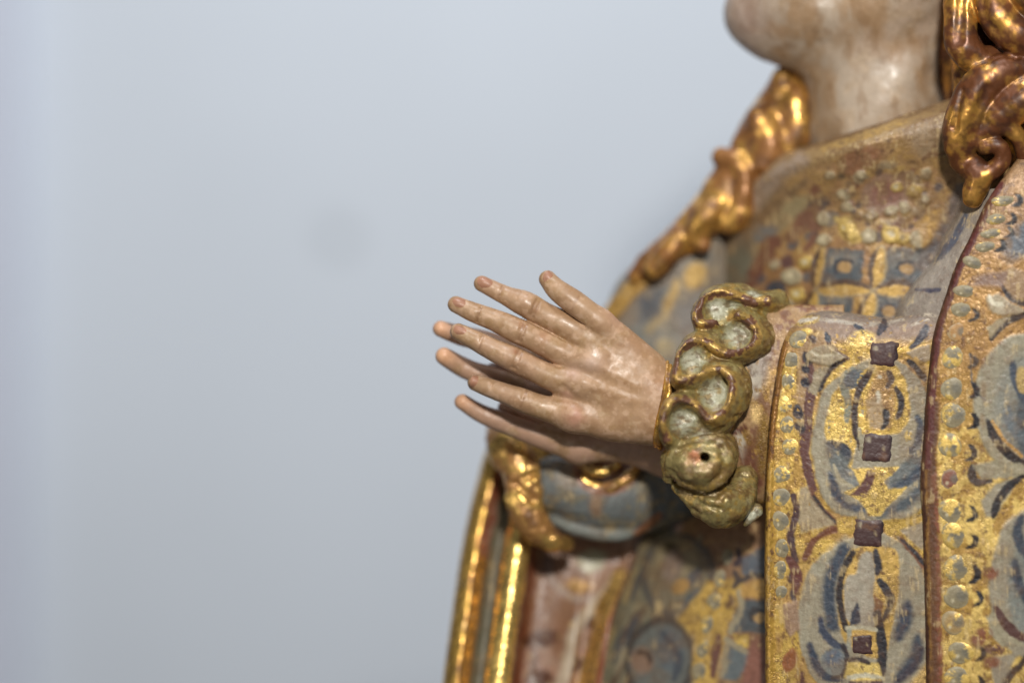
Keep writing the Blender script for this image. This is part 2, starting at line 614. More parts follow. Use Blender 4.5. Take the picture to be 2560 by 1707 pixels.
def nail(parent, c, along, up, rl, rw, seed):
    """thin domed nail: c centre on the finger (x, y, d), along = direction to the tip, up = outward"""
    a = np.asarray(along, float); a /= np.linalg.norm(a)
    n = np.asarray(up, float); n -= a * (n @ a); n /= np.linalg.norm(n)
    b = np.cross(n, a)
    rings, seg = 5, 18
    c0 = P(*c)
    V, Q = [], []
    for i in range(rings + 1):
        t = i / rings
        for j in range(seg):
            th = 2 * math.pi * j / seg
            sx = math.copysign(abs(math.cos(th)) ** 0.8, math.cos(th)); sy = math.copysign(abs(math.sin(th)) ** 0.8, math.sin(th))
            x, y = t * rl * sx, t * rw * sy
            z = 2.2 * (1 - t ** 4) - 0.55 * (y * y) / rw - 0.12 * x * x / rl
            V.append(c0 + a * x + b * y + n * z)
    for i in range(rings):
        for j in range(seg):
            Q.append((i * seg + j, (i + 1) * seg + j, (i + 1) * seg + (j + 1) % seg, i * seg + (j + 1) % seg))
    V = np.array(V)
    col = np.tile(lin((170, 122, 96)), (len(V), 1))
    f = fbm(V, 9, 3, seed)
    col = col * (0.72 + 0.5 * f)[:, None]
    build('fingernail', V, Q, M_SKIN, parent, col=col, gold=np.zeros(len(V)))


FINGERS = {
    'index': [(1204, 709, 6, 20), (1240, 727, 2, 22), (1272, 742, -3, 25), (1314, 760, -8, 33), (1360, 787, -4, 32), (1422, 818, 0, 36), (1472, 852, 0, 42)],
    'middle': [(1140, 761, 0, 21), (1185, 781, -5, 25), (1235, 800, -9, 27.5), (1292, 826, -15, 32), (1347, 852, -10, 31.5), (1410, 884, -5, 34), (1472, 907, -5, 43)],
    'ring': [(1145, 829, -4, 21), (1190, 852, -10, 25.5), (1240, 877, -15, 28.5), (1284, 897, -19, 31.5), (1335, 923, -14, 30.5), (1385, 945, -8, 33), (1450, 958, -6, 42)],
    'pinky': [(1189, 956, 16, 21), (1222, 969, 4, 23.5), (1272, 987, -4, 27), (1302, 999, -7, 30), (1347, 1015, -3, 30), (1385, 1026, 0, 33), (1435, 1038, 2, 40)],
}
HX = [P(1020, 640, -120), P(1800, 1200, 120)]
F = Field((HX[0][0], -100, HX[1][2]), (HX[1][0], 120, HX[0][2]), 2.6)
for nm, pts in FINGERS.items():
    F.tube(pts, k=5)
# back of the hand
F.tube([(1472, 852, 2, 40), (1560, 915, 4, 48), (1655, 975, 8, 58), (1800, 1020, 20, 62)], k=26)
F.tube([(1472, 907, 0, 43), (1560, 955, 0, 52), (1655, 1010, 8, 60), (1800, 1040, 20, 64)], k=26)
F.tube([(1450, 958, 0, 41), (1550, 1005, 2, 52), (1650, 1040, 8, 62), (1800, 1060, 20, 66)], k=26)
F.tube([(1435, 1038, 2, 38), (1530, 1055, 6, 48), (1640, 1058, 10, 56), (1800, 1070, 20, 62)], k=26)
# thumb
F.tube([(1369, 698, -6, 22), (1391, 723, -16, 27), (1425, 749, -22, 31), (1464, 778, -24, 32), (1500, 808, -18, 34)], k=4)
F.tube([(1500, 808, -16, 33), (1545, 852, 0, 42), (1620, 925, 14, 50)], k=18)
# webs between the fingers, knuckles
F.tube([(1440, 870, 4, 24), (1425, 925, 4, 22)], k=18)
F.tube([(1425, 925, 4, 24), (1405, 985, 6, 20)], k=18)
F.ell((1436, 1040, -24), (21, 16, 20), k=16)
F.ell((1468, 950, -30), (26, 14, 22), k=24)
F.ell((1484, 897, -32), (28, 14, 22), k=24)
F.dent([(1448, 926, -48), (1486, 944, -56)], 13, 3.0)
F.dent([(1410, 968, -40), (1440, 1000, -44), (1460, 1020, -46)], 9, 2.2)
F.dent([(1395, 752, -8), (1430, 785, -20), (1462, 808, -32)], 6, 5)
# tendons fading to the wrist
for a, b in (((1480, 905, -52), (1590, 965, -56)), ((1465, 955, -50), (1580, 1000, -56))):
    F.dent([a, b], 14, -3.0)
F.dent([(1462, 880, -50), (1520, 915, -56)], 14, 2.5)
F.dent([(1440, 930, -48), (1510, 960, -56)], 14, 2.5)
F.dent([(1410, 968, -40), (1440, 1000, -44), (1460, 1020, -46)], 9, 2.2)
# joint creases
for x, y, d, dx, dy in ((1331, 772, -36, 8, -18), (1339, 776, -34, 8, -18), (1300, 828, -42, 7, -20), (1308, 832, -42, 7, -20), (1288, 896, -44, 7, -18), (1296, 899, -44, 7, -18), (1307, 992, -30, 7, -17),
                        (1251, 732, -18, 5, -14), (1196, 787, -25, 5, -14), (1202, 853, -30, 5, -14), (1437, 757, -30, 9, -15), (1228, 967, -14, 4, -12)):
    F.dent([(x - dx * 1.2, y - dy * 1.2, d + 4), (x, y, d - 4), (x + dx * 1.2, y + dy * 1.2, d + 4)], 4.2, 3.2)
V, Q = F.mesh()
N = normals(V, Q)
V = V + N * ((fbm(V, 50, 2, 4) - 0.5) * 2.6 + (fbm(V, 12, 2, 5) - 0.5) * 0.7)[:, None]
c, f = skin_colour(V, N, seed=2.0)
px_, py_ = V[:, 0] + W / 2, H / 2 - V[:, 2]


def spot(c, V, p, r, col, a):
    w = a * np.exp(-(np.linalg.norm(V - P(*p), axis=1) / r) ** 2)
    return c * (1 - w[:, None]) + lin(col) * w[:, None]


for x, y, d, r, col, a in ((1545, 857, -30, 7, (110, 75, 50), 0.8), (1436, 1040, -40, 24, (196, 140, 120), 0.7), (1290, 878, -44, 10, (150, 95, 62), 0.7),
                           (1306, 812, -42, 12, (160, 105, 75), 0.5), (1340, 775, -38, 12, (165, 118, 82), 0.5), (1480, 905, -60, 26, (205, 175, 158), 0.5),  # last pale spot: knuckle highlight painted into the skin colour
                           (1360, 840, -40, 18, (165, 115, 85), 0.5), (1550, 960, -60, 50, (172, 132, 92), 0.5), (1640, 960, -55, 30, (160, 115, 84), 0.5),
                           (1430, 930, -50, 22, (204, 168, 152), 0.6), (1415, 990, -35, 16, (210, 160, 140), 0.6), (1520, 800, -20, 26, (205, 160, 140), 0.6)):
    c = spot(c, V, (x, y, d), r, col, a)
for x, y, dx, dy in ((1333, 768, 8, -20), (1341, 773, 8, -18), (1303, 826, 7, -22), (1311, 831, 7, -20), (1290, 894, 7, -22), (1299, 899, 7, -20), (1309, 996, 7, -18), (1251, 730, 5, -14), (1197, 786, 5, -16), (1204, 855, 5, -16), (1437, 757, 9, -15)):  # crease shade painted into the skin as thin brown lines
    t = np.clip(((px_ - x) * dx + (py_ - y) * dy) / (dx * dx + dy * dy), -1, 1)
    w = 0.5 * np.exp(-(np.hypot(px_ - x - t * dx, py_ - y - t * dy) / 3.2) ** 2) * (V[:, 1] < 10)
    c = c * (1 - w[:, None]) + lin((120, 80, 52)) * w[:, None]
m = sst(0.50, 0.66, fbm(V, 34, 3, 77)) * 0.45
c = c * (1 - m[:, None]) + lin((150, 112, 78)) * m[:, None]
m = sst(0.55, 0.66, fbm(V, 16, 3, 78)) * 0.45
c = c * (1 - m[:, None]) + lin((206, 170, 140)) * m[:, None]
hand = build('hand', V, Q, M_SKIN, statue, col=c, gold=np.zeros(len(V)))
hand['label'] = 'nearer praying hand seen from its back'
nail(hand, (1216, 705, -15), (-38, 2, 17), (-0.2, -0.85, 0.5), 23, 16, 1)
nail(hand, (1152, 762, -22), (-48, 3, 20), (-0.15, -0.97, 0.15), 24, 17, 2)
nail(hand, (1157, 828, -26), (-48, 4, 21), (-0.15, -0.92, 0.35), 24, 16, 3)
nail(hand, (1192, 955, -7), (-36, -8, 10), (-0.4, -0.9, 0.15), 17, 16, 4)
nail(hand, (1381, 697, -27), (-18, 2, 26), (0.4, -0.82, 0.35), 24, 18, 5)

# the farther hand, palm towards us
F = Field((HX[0][0], 0, HX[1][2] - 60), (HX[1][0], 260, HX[0][2]), 3.0)
FAR = [
    [(1238, 800, 106, 16), (1290, 820, 104, 21), (1350, 850, 109, 25), (1430, 890, 114, 36)],
    [(1102, 822, 76, 21), (1150, 838, 90, 25), (1205, 852, 94, 27), (1290, 882, 100, 29), (1430, 950, 114, 40)],
    [(1110, 890, 70, 22), (1146, 912, 86, 25), (1190, 932, 92, 27), (1260, 952, 98, 30), (1340, 985, 106, 32), (1440, 1030, 114, 40)],
    [(1156, 1004, 80, 20), (1200, 1032, 86, 23), (1258, 1055, 92, 27), (1320, 1078, 98, 30), (1385, 1098, 106, 36), (1450, 1116, 114, 43)],
    [(1405, 742, 124, 18), (1450, 785, 126, 24), (1500, 830, 129, 34), (1580, 920, 134, 46)],
]
for p in FAR:
    F.tube(p, k=5)
for a in ((1430, 890), (1430, 960), (1440, 1030), (1450, 1118)):
    F.tube([(a[0], a[1], 104, 38), (1530, a[1] * 0.6 + 1040 * 0.4 + 22, 112, 46), (1640, 1110, 150, 60), (1780, 1150, 190, 66)], k=24)
F.tube([(1266, 1020, 124, 22), (1340, 1040, 126, 30), (1440, 1070, 120, 40)], k=10)
F.tube([(1235, 925, 116, 20), (1320, 950, 118, 28), (1440, 990, 114, 40)], k=10)
F.tube([(1240, 868, 112, 20), (1330, 890, 112, 30), (1440, 930, 110, 40)], k=10)
for x, y in ((1168, 858), (1158, 925), (1212, 1040), (1238, 1050), (1283, 1065), (1335, 1082), (1222, 958), (1350, 1090)):
    F.dent([(x + 6, y - 24, 60), (x, y, 54), (x - 8, y + 24, 60)], 5, 3.0)
V, Q = F.mesh()
N = normals(V, Q)
V = V + N * ((fbm(V, 40, 3, 4) - 0.5) * 3.0)[:, None]
c, f = skin_colour(V, N, seed=5.0, base=(176, 140, 116))
for x, y, r in ((1098, 820, 24), (1108, 890, 26), (1152, 1003, 26)):
    c = spot(c, V, (x, y, 50), r, (226, 172, 132), 0.85)
hand2 = build('hand', V, Q, M_SKIN, statue, col=c, gold=np.zeros(len(V)))
hand2['label'] = 'farther praying hand showing its palm side'

# ------------------------------------------------------------------ head and neck
HD = 130
F = Field(tuple(P(1740, 520, 0) * [1, 0, 1] + [0, -160 + HD, -20]), tuple(P(2600, -560, 0) * [1, 0, 1] + [40, 560 + HD, 40]), 5.0)


def hd(*p):
    return (p[0], p[1], p[2] + HD) + tuple(p[3:])


F.ell(hd(2170, -190, 190), (290, 230, 330), k=20)
F.tube([hd(1900, 45, 150, 70), hd(2010, 50, 120, 95), hd(2250, -20, 70, 120)], k=40)          # near jaw
F.tube([hd(1900, 45, 150, 70), hd(2010, 50, 230, 95), hd(2250, -20, 330, 120)], k=40)
F.tube([hd(1935, 92, 150, 60), hd(2030, 110, 150, 76), hd(2160, 130, 160, 110)], k=40)         # far jaw
F.ell(hd(1884, 40, 150), (60, 66, 62), k=44)
F.ell(hd(1906, 64, 150), (44, 44, 56), k=30)                                              # chin
F.ell(hd(1990, -10, 150), (165, 160, 150), k=50)
F.tube([hd(2200, -40, 190, 175), hd(2195, 160, 190, 178), hd(2195, 290, 190, 178), hd(2205, 420, 230, 190)], k=60)
F.tube([hd(2330, 60, 80, 40), hd(2250, 200, 46, 36), hd(2150, 320, 66, 36)], k=50)            # neck muscle
F.ell(hd(1852, -55, 150), (40, 52, 22), k=14)                                             # lower lip
F.ell(hd(1846, -88, 150), (38, 55, 18), k=12)                                             # upper lip
F.tube([hd(1810, -165, 150, 30), hd(1840, -260, 150, 24), hd(1880, -340, 150, 22)], k=22)     # nose
for s_ in (-1, 1):
    F.ell(hd(1835, -155, 150 + 26 * s_), (22, 20, 18), k=10)
    F.ell(hd(1895, -320, 150 + 92 * s_), (40, 45, 26), k=16, mode='s')
    F.ell(hd(1912, -318, 150 + 90 * s_), (34, 36, 24), k=6)
V, Q = F.mesh()
N = normals(V, Q)
V = V + N * ((fbm(V, 110, 3, 9) - 0.5) * 10 + (fbm(V, 30, 2, 19) - 0.5) * 2.5)[:, None]
c, f = skin_colour(V, N, pale=0.45, seed=9.0, base=(170, 148, 126))
m = sst(0.44, 0.64, fbm(V * [1.3, 1.3, 0.6], 110, 5, 12.0)) * 0.75
c = c * (1 - m[:, None]) + lin((150, 116, 78)) * m[:, None]
m = sst(0.54, 0.62, fbm(V * [1.2, 1.2, 0.6], 34, 4, 18.0)) * 0.4
c = c * (1 - m[:, None]) + lin((128, 96, 62)) * m[:, None]
c = spot(c, V, (1880, 40, 90 + HD), 70, (186, 154, 146), 0.45)
head = build('head', V, Q, M_SKIN, statue, col=c, gold=np.zeros(len(V)))

# ------------------------------------------------------------------ gilded hair
def hair_colour(V, N, seed, dark=(84, 44, 22), brown=(140, 84, 40), gold=(232, 176, 84)):
    a = fbm(V, 60, 3, seed)
    b = fbm(V, 18, 3, seed + 1)
    t = sst(0.43, 0.62, 0.6 * a + 0.4 * b)
    c = lin(brown) * (1 - t[:, None]) + lin(gold) * t[:, None]
    k = sst(0.52, 0.64, fbm(V, 30, 3, seed + 2)) * 0.65
    c = c * (1 - k[:, None]) + lin(dark) * k[:, None]
    c *= (0.85 + 0.3 * b)[:, None]
    return c, np.clip(0.35 + 0.6 * t - 0.4 * k, 0, 1)


F = Field(tuple(P(2240, 560, 0) * [1, 0, 1] + [0, -180, 0]), tuple(P(2860, -200, 0) * [1, 0, 1] + [0, 360, 0]), 4.0)
F.tube([(2500, -120, 120, 110), (2530, 60, 120, 120), (2540, 240, 110, 110), (2590, 380, 80, 80)], k=20)
F.tube([(2430, -120, 240, 90), (2425, 90, 200, 84), (2450, 280, 170, 84)], k=20)
F.tube([(2440, -150, 40, 60), (2430, 40, 60, 56), (2440, 200, 50, 60), (2450, 330, 40, 56)], k=20)
F.tube([(2430, -150, 6, 44), (2405, -40, -12, 44), (2402, 50, -28, 42), (2406, 112, -34, 44), (2446, 150, -30, 40), (2500, 140, -20, 30)], k=9)
F.tube([(2470, -150, -30, 46), (2476, -30, -50, 48), (2500, 48, -62, 50), (2556, 98, -64, 50), (2660, 150, -40, 50)], k=8)
F.tube([(2520, -100, -60, 54), (2570, -20, -74, 56), (2640, 40, -70, 56), (2720, 90, -40, 50)], k=8)
F.tube([(2590, 178, -50, 44), (2510, 180, -64, 46), (2450, 222, -62, 52), (2414, 295, -52, 52), (2402, 352, -42, 46), (2404, 392, -32, 34)], k=8)
F.tube([(2660, 215, -50, 56), (2570, 240, -68, 56), (2505, 285, -66, 48), (2470, 330, -54, 34)], k=8)
F.tube([(2436, 352, -58, 22), (2466, 324, -72, 22), (2506, 316, -78, 22), (2544, 342, -74, 22), (2560, 394, -60, 18)], k=4)
F.tube([(2462, 366, -66, 22), (2496, 366, -76, 22), (2508, 396, -72, 22), (2486, 424, -64, 24), (2456, 444, -58, 28), (2436, 472, -48, 30), (2432, 494, -44, 26)], k=5)
F.tube([(2404, 400, -30, 30), (2440, 430, -46, 34), (2446, 470, -44, 26)], k=8)
for pts in ([(2452, -40, -84), (2462, 50, -96), (2512, 112, -112), (2600, 160, -96)], [(2530, 20, -118), (2600, 78, -116)], [(2440, 150, -74), (2480, 160, -80), (2540, 150, -84)], [(2470, 225, -112), (2438, 300, -104), (2430, 350, -92)],
            [(2410, 230, -84), (2388, 320, -84)], [(2540, 220, -120), (2490, 262, -112)], [(2404, 0, -58), (2396, 100, -74)]):
    F.dent(pts, 12, 11)
V, Q = F.mesh()
N = normals(V, Q)
ss = np.sin((V[:, 0] * 0.55 + V[:, 2] * 0.35 + (fbm(V, 60, 2, 13) - 0.5) * 150) * 0.30)
V = V + N * ((fbm(V, 44, 2, 14) - 0.5) * 7 + ss * 0.25)[:, None]
c, g = hair_colour(V, N, 15, dark=(58, 32, 20), brown=(106, 62, 34), gold=(206, 152, 74))
build('hair_lock', V, Q, M_HAIR, statue, col=c, gold=g)['label'] = 'gilded brown curls hanging beside the neck'

F = Field(tuple(P(1500, 760, 0) * [1, 0, 1] + [-30, 230, -40]), tuple(P(2080, 130, 0) * [1, 0, 1] + [30, 560, 60]), 5.0)
F.tube([(2030, 150, 380, 50), (1990, 205, 370, 44), (1950, 275, 360, 66), (1905, 350, 350, 68), (1866, 405, 345, 56), (1825, 465, 345, 58), (1780, 530, 340, 56), (1715, 590, 345, 46), (1640, 645, 360, 34), (1590, 690, 375, 24)], k=8)
F.tube([(1960, 200, 330, 34), (1985, 260, 315, 44), (1990, 330, 312, 46), (1955, 400, 318, 46), (1905, 460, 325, 44), (1850, 540, 330, 40)], k=24)
F.tube([(1900, 300, 310, 38), (1925, 360, 300, 42), (1905, 420, 304, 42)], k=18)
F.tube([(1806, 395, 325, 26), (1842, 408, 304, 28), (1866, 450, 296, 32), (1858, 515, 300, 34), (1825, 556, 304, 30)], k=12)
F.tube([(1800, 505, 306, 28), (1762, 545, 296, 32), (1740, 588, 296, 28), (1758, 612, 300, 20)], k=11)
F.tube([(1700, 590, 315, 28), (1676, 625, 308, 30), (1636, 672, 314, 26)], k=12)
for pts in ([(1895, 440, 275), (1885, 510, 275)], [(1772, 575, 270), (1735, 610, 272)], [(1990, 190, 300), (1960, 240, 295)]):
    F.dent(pts, 18, 12)
V, Q = F.mesh()
N = normals(V, Q)
V = V + N * ((fbm(V, 50, 3, 24) - 0.5) * 10)[:, None]
c, g = hair_colour(V, N, 22, dark=(84, 52, 30), brown=(148, 100, 54), gold=(222, 172, 90))
build('hair_lock', V, Q, M_HAIR, statue, col=c, gold=g)['label'] = 'gilded wavy lock falling over the far shoulder'

# ------------------------------------------------------------------ palette (photo values)
GOLD = (206, 170, 86); GOLD2 = (176, 138, 70); GOLDL = (224, 190, 108)
GREY = (152, 142, 122); GREY2 = (128, 122, 110); BLUE = (80, 88, 94); NAVY = (46, 52, 64)
MAROON = (92, 56, 50); BLACK = (40, 34, 36); TAN = (164, 132, 94); BROWN = (120, 82, 48); RED = (120, 58, 44); PINK = (176, 138, 120)
OLIVE = (128, 118, 92)


def finish(name, pt, pa, mat, thick, parent, rise=1.0):
    V = pt.V + pt.N * (pa.h * rise)[:, None]
    V2, Q2 = pt.closed(V, thick)
    n = len(V)
    return build(name, V2, Q2, mat, parent, col=np.concatenate([pa.c, pa.c * 0.8]), gold=np.concatenate([pa.g, pa.g]))


def pearl(parent, pt, x, y, rx, ry, seed, goldness=0.4, rot=0.0, height=5.0, base=(136, 124, 96), name='pearl'):
    """raised painted pearl: a low dome bedded in the surface"""
    d, n = pt.at(x, y)
    n = n if n[1] < 0 else -n
    n = n * 0.6 + np.array([0, -1.0, 0]) * 0.4
    n /= np.linalg.norm(n)
    c0 = P(x, y, d)
    ax = np.cross(n, [0, 0, -1.0]); ax /= np.linalg.norm(ax)
    ay = np.cross(n, ax)
    co, si = math.cos(math.radians(rot)), math.sin(math.radians(rot))
    ax, ay = ax * co + ay * si, ay * co - ax * si
    rings, seg = 9, 30
    t = np.linspace(0, 1, rings + 1)[:, None]
    th = np.linspace(0, 2 * math.pi, seg, endpoint=False)[None]
    wob = 1 + 0.05 * np.sin(2 * th + seed) + 0.04 * np.sin(3 * th + seed * 2.1)
    X = t * rx * np.cos(th) * wob
    Y = t * ry * np.sin(th) * wob
    Z = height * np.sqrt(np.clip(1 - t ** 2.4, 0, 1)) - 3 + 0 * X
    Vv = c0 + X[..., None] * ax + Y[..., None] * ay + Z[..., None] * n
    Vv = Vv.reshape(-1, 3)
    i = np.arange((rings + 1) * seg).reshape(rings + 1, seg)
    j = np.roll(i, -1, 1)
    Q = np.stack([i[:-1], i[1:], j[1:], j[:-1]], -1).reshape(-1, 4)
    tt = np.broadcast_to(t, X.shape).ravel()
    xx, yy = (X / rx).ravel(), (Y / ry).ravel()
    q = np.stack([xx * 20 + seed * 13, yy * 20, np.zeros_like(xx)], -1)
    nz = fbm(q, 14, 3, seed)
    nz2 = fbm(q, 5, 2, seed + 2)
    c = np.tile(lin(base), (len(xx), 1))

    def mx(a, col):
        nonlocal c
        c = c * (1 - a[:, None]) + lin(col) * a[:, None]
    # brush work: blue-grey centre stroke, ochre wear, white dab
    mx(sst(0.55, 0.2, np.hypot(xx - 0.25, yy - 0.05)) * 0.75, (104, 100, 88))
    mx(sst(0.25, 0.1, np.abs(np.hypot(xx, yy) - 0.88)) * 0.5, (166, 156, 126))
    gw = sst(0.62 - goldness * 0.25, 0.70 - goldness * 0.25, nz * 0.7 + nz2 * 0.3) * (goldness > 0)
    mx(gw, (214, 180, 98))
    mx(sst(0.22, 0.08, np.hypot((xx + 0.35) * 1.3, yy + 0.3)) * 0.7, (204, 192, 160))
    mx(sst(0.80, 1.0, tt) * 0.35, (120, 84, 50))
    c *= (0.85 + 0.3 * nz2)[:, None]
    build(name, Vv, Q, M_PAINT, parent, col=c, gold=gw * 0.8)


def gem(parent, pt, pts, seed, height=3.2):
    """square cut painted stone, slightly proud of the gilding"""
    A = np.asarray(pts, float)
    n = 14
    u = np.linspace(0, 1, n)
    U, Vv = np.meshgrid(u, u)
    xy = (A[0] * ((1 - U) * (1 - Vv))[..., None] + A[1] * (U * (1 - Vv))[..., None] + A[2] * (U * Vv)[..., None] + A[3] * ((1 - U) * Vv)[..., None])
    e = np.minimum(np.minimum(U, 1 - U), np.minimum(Vv, 1 - Vv))
    q = np.concatenate([xy, 0 * U[..., None]], -1)
    xy = xy + (np.stack([fbm(q, 14, 2, seed), fbm(q, 14, 2, seed + 5)], -1) - 0.5) * 9
    dd = np.array([[pt.at(*p)[0] for p in r] for r in xy])
    z = dd + 1.5 - (height + 1.5) * sst(0, 0.16, e)
    g = np.concatenate([xy, z[..., None]], -1).reshape(-1, 3)
    V = PA(g)
    i = np.arange(n * n).reshape(n, n)
    Q = np.stack([i[:-1, :-1], i[1:, :-1], i[1:, 1:], i[:-1, 1:]], -1).reshape(-1, 4)
    U, Vv = U.ravel(), Vv.ravel()
    c = np.tile(lin((70, 44, 42)), (n * n, 1))
    f = fbm(np.stack([U * 30 + seed * 9, Vv * 30, 0 * U], -1), 9, 3, seed)

    def mx(a, col):
        nonlocal c
        c = c * (1 - a[:, None]) + lin(col) * a[:, None]
    ee = np.minimum(np.minimum(U, 1 - U), np.minimum(Vv, 1 - Vv)) + (f - 0.5) * 0.25
    mx(sst(0.60, 0.72, f) * 0.5, (120, 84, 56))
    mx(sst(0.80, 0.90, U) * 0.8, (46, 40, 46))
    mx(sst(0.84, 0.92, Vv) * 0.8, (44, 34, 36))
    mx(sst(0.10, 0.05, np.hypot(U - 0.22, Vv - 0.26)) * 0.85, (170, 156, 130))
    mx(sst(0.07, 0.03, np.hypot((U - 0.68) * 2.2, (Vv - 0.52) * 0.7)) * 0.6, (180, 160, 120))
    mx(sst(0.06, 0.0, ee) * 0.7, (128, 92, 56))
    c *= (0.7 + 0.5 * f)[:, None]
    build('painted_gem', V, Q, M_PAINT, parent, col=c, gold=np.zeros(n * n))


# ------------------------------------------------------------------ carved ruff at the wrist
F = Field(tuple(P(1590, 1400, 0) * [1, 0, 1] + [0, -190, 0]), tuple(P(2060, 690, 0) * [1, 0, 1] + [0, 200, 0]), 2.6)
# body behind the frill
def edge_d(y): return float(np.interp(y, [735, 800, 880, 960, 1010, 1060, 1100, 1160], [-8, -30, -74, -112, -124, -128, -118, -100]))


def on(x, y, r, back=26): return (x, y, edge_d(y) + 0.18 * (x - 1760) + back + r, r)


F.tube([on(1805, 775, 36), on(1815, 840, 46), on(1775, 910, 50), on(1768, 985, 56), on(1742, 1055, 54), on(1745, 1110, 50)], k=14)
for q in ((1768, 778, 26), (1880, 775, 24), (1850, 845, 40), (1730, 908, 38), (1800, 985, 46), (1698, 1055, 36), (1790, 1060, 34)):
    F.tube([on(*q), (q[0] + 24, q[1], edge_d(q[1]) + 130, q[2] * 0.9)], k=16)
F.tube([(1905, 770, 55, 28), (1945, 790, 90, 38)], k=8)
# the big lower fold with its worm hole, and the fold beneath it
F.tube([(1690, 1150, -62, 38), (1735, 1158, -88, 62), (1772, 1152, -80, 66), (1790, 1130, -30, 60)], k=9)
F.tube([(1690, 1165, -60, 16), (1672, 1178, -58, 15), (1668, 1192, -56, 12)], k=10)
F.tube([(1690, 1214, -46, 12), (1735, 1236, -52, 30), (1796, 1262, -50, 56), (1842, 1250, -16, 46), (1860, 1200, 10, 36)], k=7)
F.tube([(1866, 1308, -20, 12), (1892, 1276, -10, 18)], k=3)
SERP = [(1430, 215), (1290, 217), (1180, 180), (1080, 145), (960, 135), (850, 175), (762, 265), (718, 350), (740, 430), (840, 435), (930, 402), (1030, 358), (1130, 356), (1230, 400), (1300, 475), (1322, 560), (1280, 640),
        (1160, 695), (1030, 730), (920, 690), (830, 630), (740, 597), (655, 625), (585, 720), (530, 850), (518, 955), (560, 1005), (660, 985), (760, 935), (870, 903), (975, 905), (1050, 965), (1080, 1060), (1050, 1170), (1000, 1285),
        (925, 1365), (835, 1390), (760, 1300), (680, 1235), (570, 1200), (475, 1215), (415, 1300), (388, 1420), (395, 1500), (430, 1590)]
SERP = [(1560 + a / 4, 700 + b / 4) for a, b in SERP]
# depth of the frill edge along the ruff (it bulges towards us in the middle)
fr = np.array([(x, y, edge_d(y) + 0.18 * (x - 1760)) for x, y in SERP])
F.ell((1742, 1150, -164), (50, 24, 26), k=16, mode='s')
rim = [(1674, 1200), (1670, 1160), (1690, 1126), (1735, 1104), (1785, 1104), (1818, 1130), (1822, 1168), (1796, 1204), (1745, 1220), (1700, 1206)]
rim = [(x, y, F.front(x, y)) for x, y in rim]
rim = [(x, y, (d if d is not None else -70) + 4, r) for (x, y, d), r in zip(rim, (9, 11, 12, 13, 13, 12, 12, 11, 10, 8))]
F.tube(rim, k=14)
F.ell((1762, 1143, -140), (11, 60, 11), k=4, mode='s')
rv = 0.82 + 0.5 * fbm(PA(fr), 40, 2, 44)
for j in range(8):      # the ribbon itself, running back from its edge
    F.tube([(p[0] + j * 3.4, p[1] + j * 0.5, p[2] + j * 9.0, (7.4 + (0.6 if j == 0 else 0) + min(j, 5) * 3.0) * v) for p, v in zip(fr, rv)], k=7 + 1.5 * j, n=len(fr) * 2)
for x, y, rx, ry in ((1798, 769, 44, 22), (1838, 836, 38, 31), (1730, 901, 33, 36), (1783, 986, 38, 44), (1708, 1056, 40, 38)):
    F.ell((x, y, edge_d(y) + 0.18 * (x - 1760) - 2), (rx, ry, 44), k=7, mode='s')
for q, w_, a_ in (([(1690, 1128, -110), (1740, 1110, -140), (1800, 1118, -130)], 9, 7), ([(1672, 1150, -90), (1690, 1185, -110), (1725, 1205, -120)], 9, 5), ([(1800, 1140, -130), (1806, 1175, -130), (1780, 1205, -130)], 9, 5),
                  ([(1700, 1232, -70), (1745, 1256, -90), (1800, 1272, -100), (1840, 1262, -60)], 8, 7), ([(1760, 1240, -90), (1810, 1250, -96), (1845, 1230, -60)], 8, 4), ([(1830, 1010, -90), (1862, 990, -50)], 8, 6),
                  ([(1835, 1040, -90), (1866, 1030, -50)], 7, 5), ([(1868, 880, -10), (1900, 860, 20)], 8, 6), ([(1820, 950, -70), (1850, 940, -40)], 9, 7), ([(1668, 985, -80), (1700, 990, -100), (1735, 1000, -110)], 8, 7)):
    F.dent(q, w_, a_)
F.dent([(1700, 1210, -60), (1745, 1232, -100), (1790, 1235, -100), (1830, 1200, -80), (1848, 1160, -60)], 9, 9)
F.dent([(1735, 1272, -70), (1790, 1280, -85)], 9, 6)
V, Q = F.mesh()
N = normals(V, Q)
V = V + N * ((fbm(V, 46, 2, 30) - 0.5) * 13 + (fbm(V, 22, 3, 31) - 0.5) * 7 + (fbm(V, 7, 2, 32) - 0.5) * 1.2)[:, None]
flute = fbm(V * [0.30, 0.30, 1.0], 8, 3, 38)
V = V + N * ((flute - 0.5) * 3 * sst(-60, 10, V[:, 1] + 0.15 * (V[:, 0] - 500)))[:, None]
sp = catmull(PA(fr), len(fr) * 4)
near = np.full(len(V), 1e9)
sel = np.nonzero(V[:, 1] < 60)[0]
for i in range(0, len(sel), 4000):
    k = sel[i:i + 4000]
    near[k] = np.sqrt(((V[k][:, None] - sp[None]) ** 2).sum(-1)).min(1)
a1 = fbm(V, 40, 3, 33); a2 = fbm(V, 14, 3, 34); a3 = fbm(V, 6, 3, 35)
c = np.tile(lin((146, 130, 82)), (len(V), 1))
g = np.full(len(V), 0.35)


def mixc(a, col, gold=0.0):
    global c, g
    c = c * (1 - a[:, None]) + lin(col) * a[:, None]
    g = g * (1 - a) + gold * a


